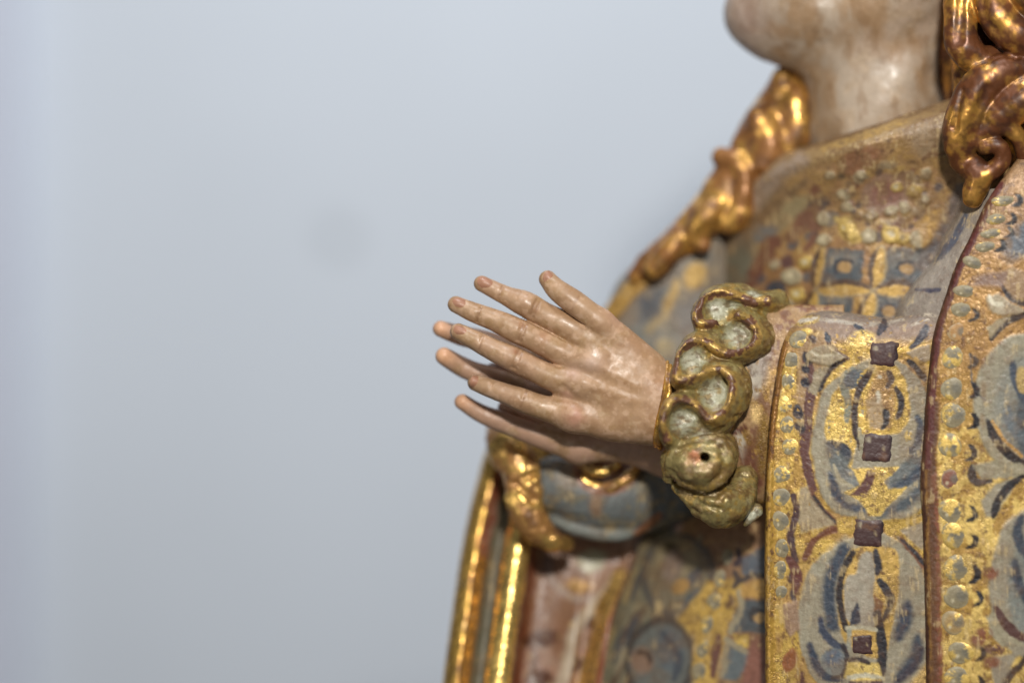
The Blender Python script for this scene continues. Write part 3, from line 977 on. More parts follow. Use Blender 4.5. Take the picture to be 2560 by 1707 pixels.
mixc(sst(0.48, 0.60, a2 * 0.6 + a1 * 0.4) * 0.8, (176, 142, 70), 0.75)
mixc(sst(0.52, 0.62, a1) * 0.6, (132, 108, 66), 0.3)
for x, y, d, r in ((1795, 770, 10, 40), (1842, 836, -20, 46), (1728, 901, -55, 46), (1786, 986, -80, 54), (1706, 1056, -90, 50), (1758, 1098, -100, 34), (1830, 772, 20, 30), (1850, 1262, -40, 34), (1885, 740, 20, 26), (1884, 1290, -20, 34)):
    w = sst(1.0, 0.62, np.linalg.norm(V - P(x, y, d), axis=1) / r + (a2 - 0.5) * 0.5)
    mixc(w * 0.9, (150, 146, 116), 0.0)
    w2 = sst(0.75, 0.25, np.linalg.norm(V - P(x, y, d), axis=1) / r + (a2 - 0.5) * 0.5)
    mixc(w2 * 0.85, (186, 184, 162), 0.0)
for x, y, d, r, col in ((1708, 1066, -85, 13, (150, 84, 60)), (1692, 1054, -85, 5, (110, 60, 40)), (1772, 982, -100, 18, (150, 100, 60)), (1766, 968, -100, 9, (100, 60, 36)), (1788, 1010, -100, 20, (170, 156, 136)),
                        (1736, 1142, -130, 24, (196, 128, 88)), (1722, 1158, -130, 18, (186, 146, 100)), (1760, 1172, -135, 22, (170, 140, 96)), (1730, 904, -70, 7, (130, 110, 116)), (1843, 1262, -60, 16, (186, 176, 160)), (1855, 1225, -40, 10, (120, 70, 46)),
                        (1800, 1106, -120, 14, (196, 180, 150))):
    w = sst(1.0, 0.5, np.linalg.norm(V - P(x, y, d), axis=1) / r + (a3 - 0.5) * 1.0)
    mixc(w, col, 0.1)
mixc(sst(0.50, 0.62, flute * 0.6 + a1 * 0.4) * sst(26, 40, near) * 0.7, (112, 84, 46), 0.3)
mixc(sst(0.56, 0.66, flute * 0.5 + a2 * 0.5) * sst(26, 40, near) * 0.6, (186, 164, 118), 0.15)
w = sst(17, 11, near + (a2 - 0.5) * 16)
mixc(w * 0.9, (188, 150, 82), 0.65)
w = sst(12.0, 8.5, near + (a3 - 0.5) * 10 + (a2 - 0.48) * 30 + (a1 - 0.44) * 30)
mixc(w * 0.9, (92, 54, 48), 0.0)
k = np.linalg.norm((V - P(1762, 1143, -130)) * [1, 0.4, 1], axis=1)
mixc(sst(15, 9, k), (40, 30, 30), 0)
gr = sst(0.52, 0.62, fbm(V, 15, 4, 39))
mixc(gr * 0.55, (92, 66, 40), 0.2)
c *= (0.75 + 0.5 * a3)[:, None]
build('ruffle_cuff', V, Q, M_RUFF, statue, col=c, gold=g)

# ------------------------------------------------------------------ worn under-sleeve between ruff and sleeve
rows = []
for t in np.linspace(0, 1, 7):
    x = 1690 + t * 420
    rr = 100 + 130 * sst(0.1, 0.5, t)
    cy = 1010
    row = []
    for a in np.linspace(-1.9, 1.9, 13):
        row.append((x, cy + rr * 1.08 * math.sin(a * math.pi / 2 * 0.9), 60 - (100 - 38 * sst(0.1, 0.5, t)) * math.cos(a * math.pi / 2 * 0.9)))
    rows.append(row)
pt = Patch(rows, 170, 120)
pt.N = -pt.N if np.median(pt.N[:, 1]) > 0 else pt.N
pa = Paint(pt.X, pt.Y, (166, 132, 92), pt.V, seed=41, gold=0.2)
pa.all(sst(0.46, 0.56, pa.big), (178, 138, 70), 0.75)
pa.all(sst(0.50, 0.58, pa.mid) * 0.8, (110, 64, 46), 0.0)
pa.ell(1880, 890, 40, 90, (166, 150, 136), soft=14, wear=0.36)
pa.ell(1870, 930, 16, 34, (128, 112, 96), soft=5, wear=0.4)
pa.ell(1885, 950, 14, 40, (200, 190, 172), soft=6, wear=0.46)
pa.ell(1886, 1030, 12, 20, (250, 210, 140), soft=8, gold=0.9)
pa.stroke([(1835, 1075), (1850, 1110), (1862, 1160), (1866, 1185)], 9, (190, 178, 158), wear=0.42)
pa.ell(1840, 1070, 22, 16, (100, 58, 42), wear=0.45)
pa.ell(1882, 1165, 34, 60, (108, 66, 50), soft=12, wear=0.36)
pa.ell(1905, 1110, 16, 80, (150, 116, 52), soft=8, gold=0.7, wear=0.4)
pa.ell(1668, 1030, 20, 130, (150, 108, 50), soft=8, gold=0.8, wear=0.40)
pa.age(0.3)
finish('under_sleeve', pt, pa, M_PAINT, 6, statue)
# gilded wrist hem showing between hand and ruff
F = Field(tuple(P(1600, 1150, 0) * [1, 0, 1] + [0, -110, 0]), tuple(P(1740, 880, 0) * [1, 0, 1] + [0, 110, 0]), 2.6)
F.tube([(1668, 905, 0, 5), (1664, 960, -50, 6), (1656, 1010, -64, 7), (1645, 1060, -62, 7), (1638, 1100, -40, 6), (1640, 1115, 0, 6)], k=3)
F.tube([(1676, 915, 0, 6), (1674, 965, -56, 8), (1664, 1015, -68, 9), (1654, 1065, -66, 9), (1648, 1105, -42, 7), (1650, 1120, 0, 7)], k=3)
V, Q = F.mesh(); N = normals(V, Q)
V = V + N * ((fbm(V, 12, 3, 36) - 0.5) * 4)[:, None]
c, g = hair_colour(V, N, 37, dark=(90, 46, 36), brown=(170, 128, 70))
build('wrist_hem', V, Q, M_GOLD, statue, col=c, gold=g)

# ------------------------------------------------------------------ near sleeve
ey = [770, 800, 858, 957, 1059, 1171, 1376, 1707, 1900]
ex = [1990, 1978, 1955, 1937, 1923, 1917, 1912, 1914, 1916]
cy_ = [480, 505, 590, 660, 740, 836, 931, 1010, 1091, 1200, 1300, 1491, 1600, 1707, 1900]
cx_ = [2485, 2470, 2430, 2395, 2367, 2338, 2326, 2318, 2313, 2305, 2310, 2316, 2318, 2319, 2321]


def x_e(y): return float(np.interp(y, ey, ex))
def x_c(y): return float(np.interp(y, cy_, cx_))


rows = []
top = lambda x: float(np.interp(x, [1960, 1985, 2010, 2040, 2100, 2147, 2239, 2300, 2400], [835, 806, 786, 776, 777, 788, 794, 770, 740]))
Rr = 78.0
for ang in (-40, -10, 15, 40, 65, 90):
    a = math.radians(ang)
    row = []
    for u in (0.0, 0.05, 0.10, 0.2, 0.35, 0.5, 0.65, 0.8, 1.0):
        x = 1985 + u * 390
        yy = top(x) + Rr * (1 - math.cos(math.radians(max(ang, 0)))) if ang > 0 else top(x) + (6 if ang < -20 else 0)
        base = -18 - 40 * math.sin(min(u * 1.1, 1) * math.pi * 0.62)
        d = base + Rr * (1 - math.sin(max(a, 0))) + (60 if ang < -20 else (25 if ang < 0 else 0))
        xx = x - (x - x_e(yy) - u * (2380 - x_e(yy))) * max(0, math.sin(max(a, 0)))
        row.append((xx, yy, d))
    rows.append(row)
for y in (935, 985, 1050, 1130, 1250, 1400, 1560, 1720, 1880):
    row = []
    for u in (0.0, 0.05, 0.10, 0.2, 0.35, 0.5, 0.65, 0.8, 1.0):
        x = x_e(y) + u * (2380 - x_e(y))
        d = -18 - 40 * math.sin(min(u * 1.1, 1) * math.pi * 0.62) - 12 * sst(900, 1300, y)
        row.append((x, y, d))
    rows.append(row)
# roll the left edge back inside
for ri, r in enumerate(rows):
    x, y, d = r[0]
    q = min(1.0, 0.15 + ri * 0.2)
    r[0] = (x + 9 * q, y, d - 6 * q)
    r.insert(0, (x + 1, y, d + 4))
    r.insert(0, (x + 3, y, d + 22))
    r.insert(0, (x + 40, y + 3, d + 34))
sleeve_pt = pt = Patch(rows, 260, 620)
if np.median(pt.N[:, 1]) > 0:
    pt.N = -pt.N
pa = Paint(pt.X, pt.Y, GOLD2, pt.V, warp=4.5, seed=51, gold=0.55)
S = pa
S.all(sst(0.42, 0.52, S.mid), GOLD, 0.65)
S.all(sst(0.47, 0.60, S.big) * 0.6, (170, 132, 84), 0.2)
# top of the forearm: bare silvery grey brown
S.poly([(1960, 700), (2450, 680), (2400, 830), (2330, 850), (2240, 850), (2150, 862), (2080, 845), (2020, 812), (1960, 820)], (146, 122, 104), soft=16, wear=0.30)
S.poly([(1980, 700), (2400, 680), (2360, 790), (2240, 815), (2100, 800), (2020, 795)], (132, 118, 106), soft=14, wear=0.34)
S.stroke([(2030, 795), (2090, 800), (2160, 812), (2260, 800)], 4, (170, 158, 142), wear=0.42)
S.stroke([(2280, 812), (2320, 796), (2345, 790)], 3, (186, 172, 152), wear=0.45)
S.stroke([(2140, 815), (2155, 830), (2162, 848)], 7, NAVY, wear=0.3)
S.stroke([(2215, 800), (2205, 820), (2192, 836)], 8, (60, 56, 62), wear=0.3)
S.stroke([(2312, 815), (2295, 845), (2275, 865)], 8, (70, 68, 76), wear=0.25)
S.ell(2150, 850, 32, 20, GOLDL, rot=-20, gold=0.5, soft=6, wear=0.40, h=1)
S.ell(2010, 800, 34, 9, GOLDL, rot=-8, gold=0.6, soft=4, wear=0.3)
S.stroke([(1985, 803), (2015, 799), (2042, 793)], 3.5, (214, 204, 186))
S.ell(2018, 826, 10, 6, (240, 206, 110), gold=0.5)
# tan ground left of the medallion, maroon losses, dark touches
S.poly([(2000, 850), (2060, 830), (2100, 880), (2050, 930), (2020, 990), (2005, 1050), (1990, 1000)], TAN, soft=8, wear=0.34)
S.stroke([(2018, 900), (2030, 960), (2022, 1010), (2016, 1080), (2012, 1150), (2022, 1195), (2030, 1220)], 10, MAROON, wear=0.34, taper=False)
S.stroke([(2005, 1060), (2010, 1130), (2018, 1180)], 9, MAROON, wear=0.42, taper=False)
for x, y, r in ((2030, 845, 8), (2020, 895, 11), (2012, 955, 9), (1995, 1030, 12), (1998, 1068, 10), (2012, 922, 8)):
    S.ell(x, y, r, r * 1.5, (44, 40, 48), rot=-20, wear=0.34)
S.stroke([(2068, 838), (2075, 862), (2095, 882), (2118, 896)], 6, (84, 54, 40))
S.ell(2070, 842, 6, 12, NAVY, rot=-20)
S.poly([(2018, 885), (2035, 868), (2070, 862), (2112, 893), (2075, 915), (2040, 908), (2020, 900)], (158, 142, 114), soft=3, h=2.5)
S.stroke([(2030, 880), (2050, 890), (2075, 885)], 3, (196, 184, 156))
S.stroke([(2108, 900), (2080, 918), (2062, 945), (2050, 975)], 7, (44, 34, 34))
S.poly([(2035, 930), (2060, 915), (2075, 915), (2052, 955), (2040, 985), (2024, 975)], (152, 138, 112), soft=4)
# right shoulder of the pattern
S.poly([(2265, 880), (2290, 868), (2320, 860), (2322, 900), (2300, 912)], (158, 138, 112), soft=4, wear=0.25, h=2)
S.stroke([(2268, 902), (2288, 922), (2312, 950)], 7, (38, 34, 38))
S.stroke([(2285, 895), (2310, 920), (2325, 935)], 4, (196, 158, 96))


def medallion(S, cx, y0, y1, xl, xr, seed):
    """grey lobed frame round a gilded heart with blue leaves"""
    h = y1 - y0
    out = [(cx - 30, y0), (xl + 40, y0 + 0.16 * h), (xl + 8, y0 + 0.36 * h), (xl, y0 + 0.55 * h), (xl + 10, y0 + 0.75 * h), (xl + 48, y0 + 0.92 * h), (cx - 36, y1),
           (cx + 40, y1), (xr - 30, y0 + 0.92 * h), (xr, y0 + 0.76 * h), (xr + 6, y0 + 0.52 * h), (xr - 4, y0 + 0.32 * h), (xr - 30, y0 + 0.14 * h), (cx + 36, y0)]
    S.poly(out, (150, 140, 118), soft=4, smooth=True, h=1.5)
    return out


# upper medallion
medallion(S, 2195, 900, 1300, 2030, 2330, 1)
S.stroke([(2150, 915), (2080, 980), (2046, 1070), (2046, 1160), (2075, 1240)], 13, (160, 150, 126), alpha=0.7, soft=8)
S.poly([(2190, 912), (2232, 915), (2262, 960), (2270, 1030), (2255, 1075), (2200, 1085), (2140, 1090), (2120, 1180), (2075, 1140), (2062, 1060), (2090, 975), (2130, 945)], GOLD, soft=4, gold=0.6, smooth=True, wear=0.30)
S.poly([(2068, 1020), (2095, 1000), (2118, 1020), (2120, 1080), (2105, 1115), (2065, 1100)], (236, 202, 112), soft=5, gold=0.55, wear=0.42)
S.stroke([(2130, 920), (2105, 950), (2118, 1000), (2115, 1050)], 9, (126, 128, 112), wear=0.36)
S.ell(2132, 948, 20, 26, BLUE, rot=40, wear=0.4)
S.stroke([(2176, 925), (2150, 965), (2136, 1010), (2136, 1060), (2148, 1120)], 7.5, (48, 32, 30), taper=False)
S.poly([(2190, 925), (2220, 930), (2235, 990), (2222, 1068), (2182, 1070), (2160, 1010)], (174, 136, 82), soft=8, gold=0.4, wear=0.30)
S.poly([(2165, 1000), (2200, 985), (2212, 1030), (2205, 1066), (2175, 1066)], (166, 140, 104), soft=5, wear=0.40)
S.stroke([(2218, 930), (2224, 950), (2216, 968)], 6.5, (48, 32, 30))
S.stroke([(2236, 968), (2250, 1000), (2244, 1030), (2236, 1044)], 7.5, (34, 28, 32))
S.stroke([(2210, 1025), (2214, 1048), (2204, 1068)], 7, (34, 28, 32))
S.ell(2194, 992, 4, 12, (206, 196, 172)); S.ell(2196, 943, 4, 3.5, (206, 196, 172))
S.stroke([(2148, 1072), (2150, 1100), (2152, 1140)], 5, (150, 142, 116), taper=False)
S.stroke([(2290, 1045), (2300, 1080), (2292, 1115), (2272, 1125)], 13, (60, 68, 80), soft=5)
S.poly([(2255, 1075), (2280, 1045), (2290, 1060), (2275, 1110), (2250, 1110)], (160, 148, 122), soft=5, wear=0.32)
S.ell(2268, 1090, 8, 12, GOLDL, gold=0.5, wear=0.45)
S.poly([(2062, 1104), (2092, 1105), (2125, 1140), (2118, 1165), (2146, 1185), (2150, 1210), (2130, 1222), (2105, 1205), (2080, 1170)], (100, 104, 102), soft=5, smooth=True)
S.stroke([(2070, 1105), (2100, 1116), (2122, 1142)], 10, NAVY, soft=5)
S.ell(2128, 1196, 22, 20, (120, 122, 118)); S.stroke([(2085, 1160), (2100, 1200), (2130, 1216)], 5, (168, 156, 128))
S.stroke([(2074, 1185), (2086, 1225), (2105, 1255)], 11, (54, 62, 76), soft=6)
S.poly([(2215, 1190), (2260, 1150), (2300, 1110), (2310, 1180), (2270, 1215), (2225, 1222)], (100, 104, 102), soft=7, smooth=True)
S.stroke([(2230, 1212), (2270, 1200), (2302, 1160), (2312, 1120)], 10, (62, 70, 82), soft=8)
S.stroke([(2190, 1285), (2230, 1270), (2280, 1240), (2300, 1210)], 13, (78, 84, 88), soft=9)
S.poly([(2130, 1170), (2240, 1165), (2205, 1200), (2215, 1222), (2262, 1218), (2225, 1250), (2195, 1285), (2165, 1285), (2145, 1250), (2108, 1228), (2150, 1215)], (218, 184, 98), soft=3, gold=0.6, wear=0.24)
S.poly([(2165, 1175), (2185, 1180), (2178, 1215), (2155, 1240), (2122, 1236), (2150, 1215)], MAROON, soft=3, wear=0.33)
S.stroke([(2110, 1260), (2140, 1268), (2155, 1275)], 10, (66, 74, 86), soft=6)
S.stroke([(2025, 1225), (2045, 1265), (2075, 1292), (2092, 1305)], 7, (100, 58, 38), wear=0.25, taper=False)
S.stroke([(2034, 1240), (2060, 1280), (2090, 1304)], 4, (46, 36, 36), wear=0.3)
S.poly([(2000, 1220), (2015, 1215), (2040, 1265), (2085, 1308), (2040, 1320), (2000, 1330), (1992, 1290)], (160, 142, 112), soft=5, wear=0.28)
S.stroke([(2092, 1318), (2060, 1330), (2030, 1355), (2010, 1392)], 7, (110, 64, 42), taper=False)
S.stroke([(2220, 1308), (2260, 1302), (2300, 1285)], 6, (50, 40, 40))
S.poly([(2205, 1300), (2300, 1288), (2318, 1300), (2245, 1325), (2218, 1342)], GOLD, soft=4, gold=0.55, wear=0.25)
S.poly([(2090, 1295), (2135, 1290), (2132, 1325), (2095, 1328)], GOLD, soft=4, gold=0.55, wear=0.25)
S.poly([(2245, 1322), (2300, 1300), (2320, 1330), (2300, 1370)], (156, 140, 116), soft=5)
# lower medallion
medallion(S, 2175, 1335, 1735, 1996, 2326, 2)
S.stroke([(2110, 1345), (2040, 1420), (2012, 1510), (2010, 1610)], 14, (160, 152, 130), alpha=0.7, soft=9)
S.stroke([(2245, 1342), (2290, 1390), (2316, 1450)], 6, (122, 78, 52), taper=False)
S.stroke([(2236, 1338), (2272, 1365), (2305, 1410)], 4, (44, 38, 42))
S.stroke([(2108, 1370), (2075, 1440), (2068, 1500), (2080, 1560)], 15, (60, 68, 80), soft=9, taper=False)
S.poly([(2130, 1368), (2230, 1370), (2240, 1440), (2235, 1520), (2220, 1580), (2196, 1640), (2110, 1600), (2092, 1500), (2105, 1430)], (206, 168, 92), soft=4, gold=0.55, smooth=True, wear=0.26)
S.poly([(2146, 1384), (2176, 1382), (2180, 1440), (2182, 1560), (2150, 1560), (2112, 1540), (2112, 1450), (2138, 1430)], (162, 152, 134), soft=4, smooth=True)
S.stroke([(2128, 1378), (2104, 1430), (2096, 1490), (2104, 1545), (2112, 1570)], 7, (44, 36, 36), wear=0.27, taper=False)
S.stroke([(2184, 1376), (2192, 1405), (2186, 1432)], 8, (46, 44, 50), wear=0.2)
S.stroke([(2192, 1450), (2216, 1475), (2222, 1510), (2205, 1545)], 9.5, (34, 34, 42))
S.poly([(2140, 1505), (2148, 1550), (2120, 1562), (2128, 1530)], (52, 54, 66), soft=3)
S.poly([(2185, 1480), (2205, 1500), (2200, 1540), (2182, 1520)], (126, 86, 56), soft=4, wear=0.3)
S.stroke([(2190, 1530), (2196, 1580), (2200, 1640), (2196, 1680)], 11, (38, 36, 42), taper=False)
S.stroke([(2114, 1568), (2150, 1564), (2182, 1572)], 4, (184, 176, 150), taper=False)
S.stroke([(2120, 1575), (2118, 1620)], 5, (150, 148, 130), taper=False)
S.stroke([(2265, 1505), (2256, 1550), (2240, 1590)], 15, (54, 62, 76), soft=9)
S.stroke([(2290, 1590), (2280, 1640), (2240, 1690)], 15, (64, 70, 80), soft=10)
S.stroke([(2300, 1620), (2270, 1670), (2235, 1700)], 10, (64, 58, 66), soft=8)
S.stroke([(2022, 1610), (2035, 1650), (2060, 1685), (2100, 1700)], 11, (52, 60, 74), soft=6)
S.stroke([(2048, 1545), (2060, 1580), (2082, 1606), (2110, 1615)], 8, (58, 64, 80), soft=4)
S.ell(2084, 1652, 34, 30, (122, 124, 118), rot=30); S.ell(2080, 1640, 20, 22, (88, 98, 110), rot=30, soft=8)
S.stroke([(2104, 1610), (2114, 1640), (2108, 1680), (2080, 1692)], 6, (54, 48, 50))
S.poly([(2115, 1650), (2190, 1655), (2200, 1690), (2190, 1712), (2110, 1690)], (218, 188, 108), soft=4, gold=0.5, wear=0.3)
S.stroke([(2110, 1648), (2140, 1645), (2165, 1652)], 6, (52, 42, 44))
S.stroke([(2120, 1690), (2160, 1684), (2200, 1690)], 4, (190, 182, 156), taper=False)
S.poly([(2122, 1698), (2200, 1698), (2200, 1760), (2112, 1760)], (90, 66, 62), soft=3)
S.poly([(2260, 1720), (2320, 1640), (2326, 1760), (2240, 1760)], (216, 180, 110), soft=8, gold=0.5, wear=0.3)
# left border below: maroon seam, dark strokes, worn gold
S.stroke([(1985, 1240), (1990, 1290), (1975, 1340), (1985, 1400), (1975, 1450)], 8, (74, 52, 52), wear=0.30, taper=False)
S.stroke([(1968, 1395), (1985, 1420), (1990, 1450), (1984, 1480)], 13, (98, 54, 48), wear=0.36)
S.ell(1982, 1492, 6, 16, (60, 56, 66), rot=-20)
S.poly([(1960, 1510), (1992, 1500), (1998, 1570), (1975, 1590), (1960, 1560)], (160, 130, 104), soft=5, wear=0.28, h=2)
S.ell(1975, 1650, 16, 30, (140, 84, 46), rot=20, wear=0.3)
S.stroke([(2004, 1680), (2010, 1720), (2020, 1760)], 6, (84, 50, 44))
# left hem
S.stroke([(x_e(y) + 4, y) for y in (860, 960, 1060, 1170, 1380, 1700, 1860)], 12, (146, 102, 50), gold=0.7, wear=0.2, taper=False)
S.stroke([(x_e(y) - 2, y) for y in (800, 860, 960, 1060, 1170, 1380, 1700, 1860)], 4, (62, 38, 26), taper=False, wear=0.2)
S.stroke([(x_e(y) + 12, y) for y in (1160, 1300, 1500, 1700, 1860)], 12, (186, 146, 66), gold=0.8, wear=0.25, taper=False)
S.stroke([(2300, 900), (2318, 1000), (2306, 1100), (2300, 1250)], 4, (90, 66, 48), alpha=0.5, taper=False)
S.age(0.25)
near_sleeve = finish('sleeve', pt, pa, M_PAINT, 8, statue)
for i, (x, y, rx, ry, gd) in enumerate([(2000, 850, 27, 25, 0.3), (1980, 900, 27, 24, 0.0), (1972, 954, 25, 24, 0.55), (1962, 1012, 27, 26, 0.55), (1970, 1062, 22, 24, 0.5), (1978, 1116, 25, 25, 0.6), (1957, 1186, 29, 26, 0.25), (1955, 1243, 28, 27, 0.3),
                                        (1955, 1302, 27, 28, 0.1), (1958, 1370, 22, 26, 0.1), (1953, 1424, 21, 26, 0.45), (1956, 1478, 19, 18, 0.35)]):
    pearl(near_sleeve, sleeve_pt, x, y, rx, ry, i + 1.3, gd)
gem(near_sleeve, sleeve_pt, [(2175, 853), (2250, 850), (2246, 922), (2164, 918)], 1)
gem(near_sleeve, sleeve_pt, [(2158, 1074), (2236, 1080), (2234, 1162), (2142, 1158)], 2)
gem(near_sleeve, sleeve_pt, [(2134, 1290), (2214, 1293), (2212, 1374), (2124, 1372)], 3)
gem(near_sleeve, sleeve_pt, [(2124, 1582), (2184, 1582), (2188, 1640), (2126, 1638)], 4)

# ------------------------------------------------------------------ cloak with its dark red rolled edge
rows = []
for y in (120, 200, 300, 360, 430, 505, 590, 660, 740, 836, 931, 1010, 1100, 1200, 1300, 1450, 1600, 1750, 1900):
    x = x_c(y) if y >= 480 else 2485 + (480 - y) * 0.75
    if y < 480:
        b = 60 * ((480 - y) / 180) ** 1.7
    else:
        b = 0
    row = [(x + 70, y, 10 + b), (x + 20, y, -40 + b), (x + 2, y, -62 + b), (x - 4, y, -76 + b), (x + 4, y, -88 + b), (x + 20, y, -94 + b), (x + 60, y, -98 + b), (x + 130, y, -108 + b),
           (x + 220, y, -112 + b), (x + 330, y, -100 + b), (x + 430, y, -60 + b), (x + 480, y, 20 + b)]
    rows.append(row)
cloak_pt = pt = Patch(rows, 330, 640)
if np.median(pt.N[:, 1]) > 0:
    pt.N = -pt.N
S = pa = Paint(pt.X, pt.Y, GOLD2, pt.V, warp=4.0, seed=61, gold=0.5)
S.all(sst(0.42, 0.52, S.mid) * sst(980, 1130, S.Y), GOLDL, 0.55)
S.all(sst(1050, 850, S.Y) * 0.75, (164, 122, 70), 0.45)
S.all(sst(720, 560, S.Y) * 0.6, (150, 118, 92), 0.2)
S.ell(2560, 1010, 130, 175, (150, 142, 120), soft=5, h=2)
S.ell(2585, 1020, 105, 140, (134, 132, 120), soft=14)
S.ell(2600, 1060, 70, 110, (80, 86, 90), soft=14)
S.stroke([(2424, 885), (2424, 930), (2432, 970), (2460, 1000)], 0.1, BLUE)
S.stroke([(2527, 905), (2530, 940), (2540, 975), (2560, 1005)], 9, (66, 74, 86), soft=4)
S.ell(2550, 950, 14, 30, (186, 158, 100), gold=0.4, wear=0.3)
S.stroke([(2512, 1010), (2520, 1060), (2560, 1100)], 13, (104, 112, 116), soft=7)
S.poly([(2450, 1060), (2472, 1050), (2510, 1110), (2560, 1160), (2520, 1180), (2480, 1150), (2455, 1105)], (160, 150, 124), soft=4)
S.stroke([(2466, 1055), (2480, 1090), (2505, 1125), (2540, 1152), (2580, 1165)], 11, (40, 32, 32))
S.stroke([(2476, 1052), (2505, 1100), (2550, 1140)], 3, (196, 150, 84), gold=0.4, taper=False)
S.stroke([(2428, 1165), (2424, 1185), (2436, 1205), (2470, 1200)], 10, (36, 30, 34))
S.poly([(2430, 1160), (2480, 1150), (2580, 1165), (2540, 1190), (2450, 1195)], (158, 148, 122), soft=4)
S.poly([(2450, 1250), (2480, 1210), (2540, 1190), (2520, 1230), (2480, 1290), (2460, 1290)], (154, 144, 122), soft=5)
S.stroke([(2550, 1190), (2510, 1220), (2488, 1255), (2478, 1290)], 10, (40, 36, 38))
S.ell(2580, 1460, 112, 190, (152, 142, 120), soft=5, h=2)
S.ell(2595, 1470, 80, 150, (124, 126, 118), soft=14)
S.stroke([(2546, 1290), (2538, 1320), (2545, 1360), (2570, 1390)], 11, (64, 70, 80), soft=5)
S.stroke([(2530, 1400), (2540, 1450), (2560, 1500)], 12, (60, 68, 80), soft=6)
S.poly([(2462, 1540), (2480, 1525), (2520, 1580), (2560, 1610), (2500, 1610), (2470, 1580)], (158, 148, 122), soft=4)
S.stroke([(2484, 1515), (2505, 1550), (2535, 1580), (2575, 1598)], 11, (84, 54, 48))
S.stroke([(2560, 1640), (2520, 1680), (2500, 1720)], 10, (70, 54, 44))
S.stroke([(2545, 1640), (2515, 1665)], 5, GOLDL, gold=0.5)
S.poly([(2470, 1640), (2540, 1625), (2500, 1700), (2480, 1720)], (150, 140, 120), soft=5)
S.ell(2480, 1620, 24, 12, MAROON, wear=0.42)
for x, y in ((2470, 1430), (2455, 1580), (2440, 1600), (2475, 1650)):
    S.ell(x, y, 18, 14, (130, 76, 52), wear=0.42, soft=6)
# upper part
S.stroke([(2498, 712), (2515, 735), (2540, 752), (2570, 762)], 8, (48, 42, 46))
S.poly([(2490, 690), (2520, 670), (2570, 690), (2570, 750), (2530, 745)], (164, 134, 100), soft=6)
S.poly([(2462, 745), (2490, 738), (2560, 780), (2500, 790), (2470, 775)], (168, 152, 124), soft=5, h=1.5)
S.stroke([(2470, 742), (2478, 758), (2500, 762)], 4, (214, 204, 178))
S.stroke([(2560, 785), (2520, 800), (2490, 825), (2476, 845)], 8.5, (34, 30, 34))
S.poly([(2462, 820), (2500, 795), (2520, 790), (2490, 822), (2475, 842)], (156, 140, 108), soft=4)
S.ell(2550, 600, 30, 60, (92, 98, 106), rot=35, soft=10)
S.poly([(2440, 690), (2520, 680), (2500, 720), (2430, 715)], (132, 104, 88), soft=10, wear=0.35)
for x, y, r in ((2437, 786, 9), (2433, 904, 10), (2432, 974, 13), (2433, 1052, 11), (2427, 1132, 12), (2430, 1282, 11), (2430, 1350, 11), (2434, 1432, 15), (2444, 1495, 11), (2452, 1630, 11), (2448, 1700, 10), (2545, 500, 9), (2528, 546, 9), (2520, 582, 9), (2503, 615, 9)):
    S.poly([(x - 8, y - 1.7 * r), (x + 2, y - 1.5 * r), (x + r, y - 0.3 * r), (x + r * 0.8, y + 0.8 * r), (x - 2, y + 1.6 * r), (x - 18, y + 1.6 * r), (x - 3, y + 0.6 * r), (x - 2, y - 0.5 * r)], (26, 24, 30), soft=3)
    S.ell(x + r + 8, y, 5, r * 1.3, (140, 104, 58), soft=5, alpha=0.5)
# rolled edge: gold brown below, dark red above, red line beside it
S.stroke([(x_c(y) + 10, y) for y in (960, 1100, 1300, 1500, 1700, 1880)], 20, (146, 106, 50), gold=0.65, taper=False, soft=6)
S.stroke([(x_c(y) + 18, y) for y in (1010, 1100, 1300, 1500, 1700, 1880)], 9, (96, 60, 36), taper=False, soft=6, wear=0.2)
S.stroke([(x_c(y) + 29, y) for y in (1180, 1300, 1500, 1700, 1880)], 6, (124, 70, 48), taper=False, soft=6, wear=0.44)
S.stroke([(2497, 460), (2472, 505), (2432, 590), (2397, 660), (2369, 740), (2341, 836), (2330, 931), (2324, 1010), (2320, 1091), (2316, 1160)], 10, (92, 46, 42), taper=False, soft=3)
S.stroke([(x_c(y) - 3, y) for y in (505, 660, 836, 1000, 1100, 1300, 1500, 1700, 1880)], 4, (70, 42, 30), taper=False)
S.age(0.22)
cloak = finish('cloak', pt, pa, M_PAINT, 8, statue)
for i, (x, y, rx, ry, gd, rot) in enumerate([(2509, 503, 33, 14, 0.5, 5), (2492, 548, 29, 15, 0.15, 5), (2480, 584, 30, 14, 0.05, 5), (2466, 617, 30, 15, 0.15, 8), (2434, 657, 28, 16, 0.2, -20), (2413, 728, 31, 17, 0.0, 0), (2405, 774, 32, 19, 0.0, 0),
                                             (2384, 894, 33, 32, 0.25, 0), (2383, 972, 33, 33, 0.2, 0), (2386, 1037, 36, 36, 0.1, 0), (2378, 1113, 35, 34, 0.55, 0), (2380, 1276, 37, 34, 0.55, 0), (2386, 1337, 36, 35, 0.5, 0), (2392, 1419, 38, 34, 0.6, 0),
                                             (2395, 1490, 37, 34, 0.3, 0), (2407, 1630, 38, 32, 0.45, 0), (2397, 1692, 38, 30, 0.4, 0)]):
    pearl(cloak, cloak_pt, x, y, rx, ry, i + 30.3, gd, rot=rot, height=6)
pearl(cloak, cloak_pt, 2397, 830, 31, 30, 77.0, 0, base=(170, 128, 76), height=4)
pearl(cloak, cloak_pt, 2387, 1556, 35, 34, 78.0, 0.1, base=(160, 132, 86), height=6)
pearl(cloak, cloak_pt, 2380, 1198, 34, 30, 79.0, 0, base=(128, 80, 62), height=4)

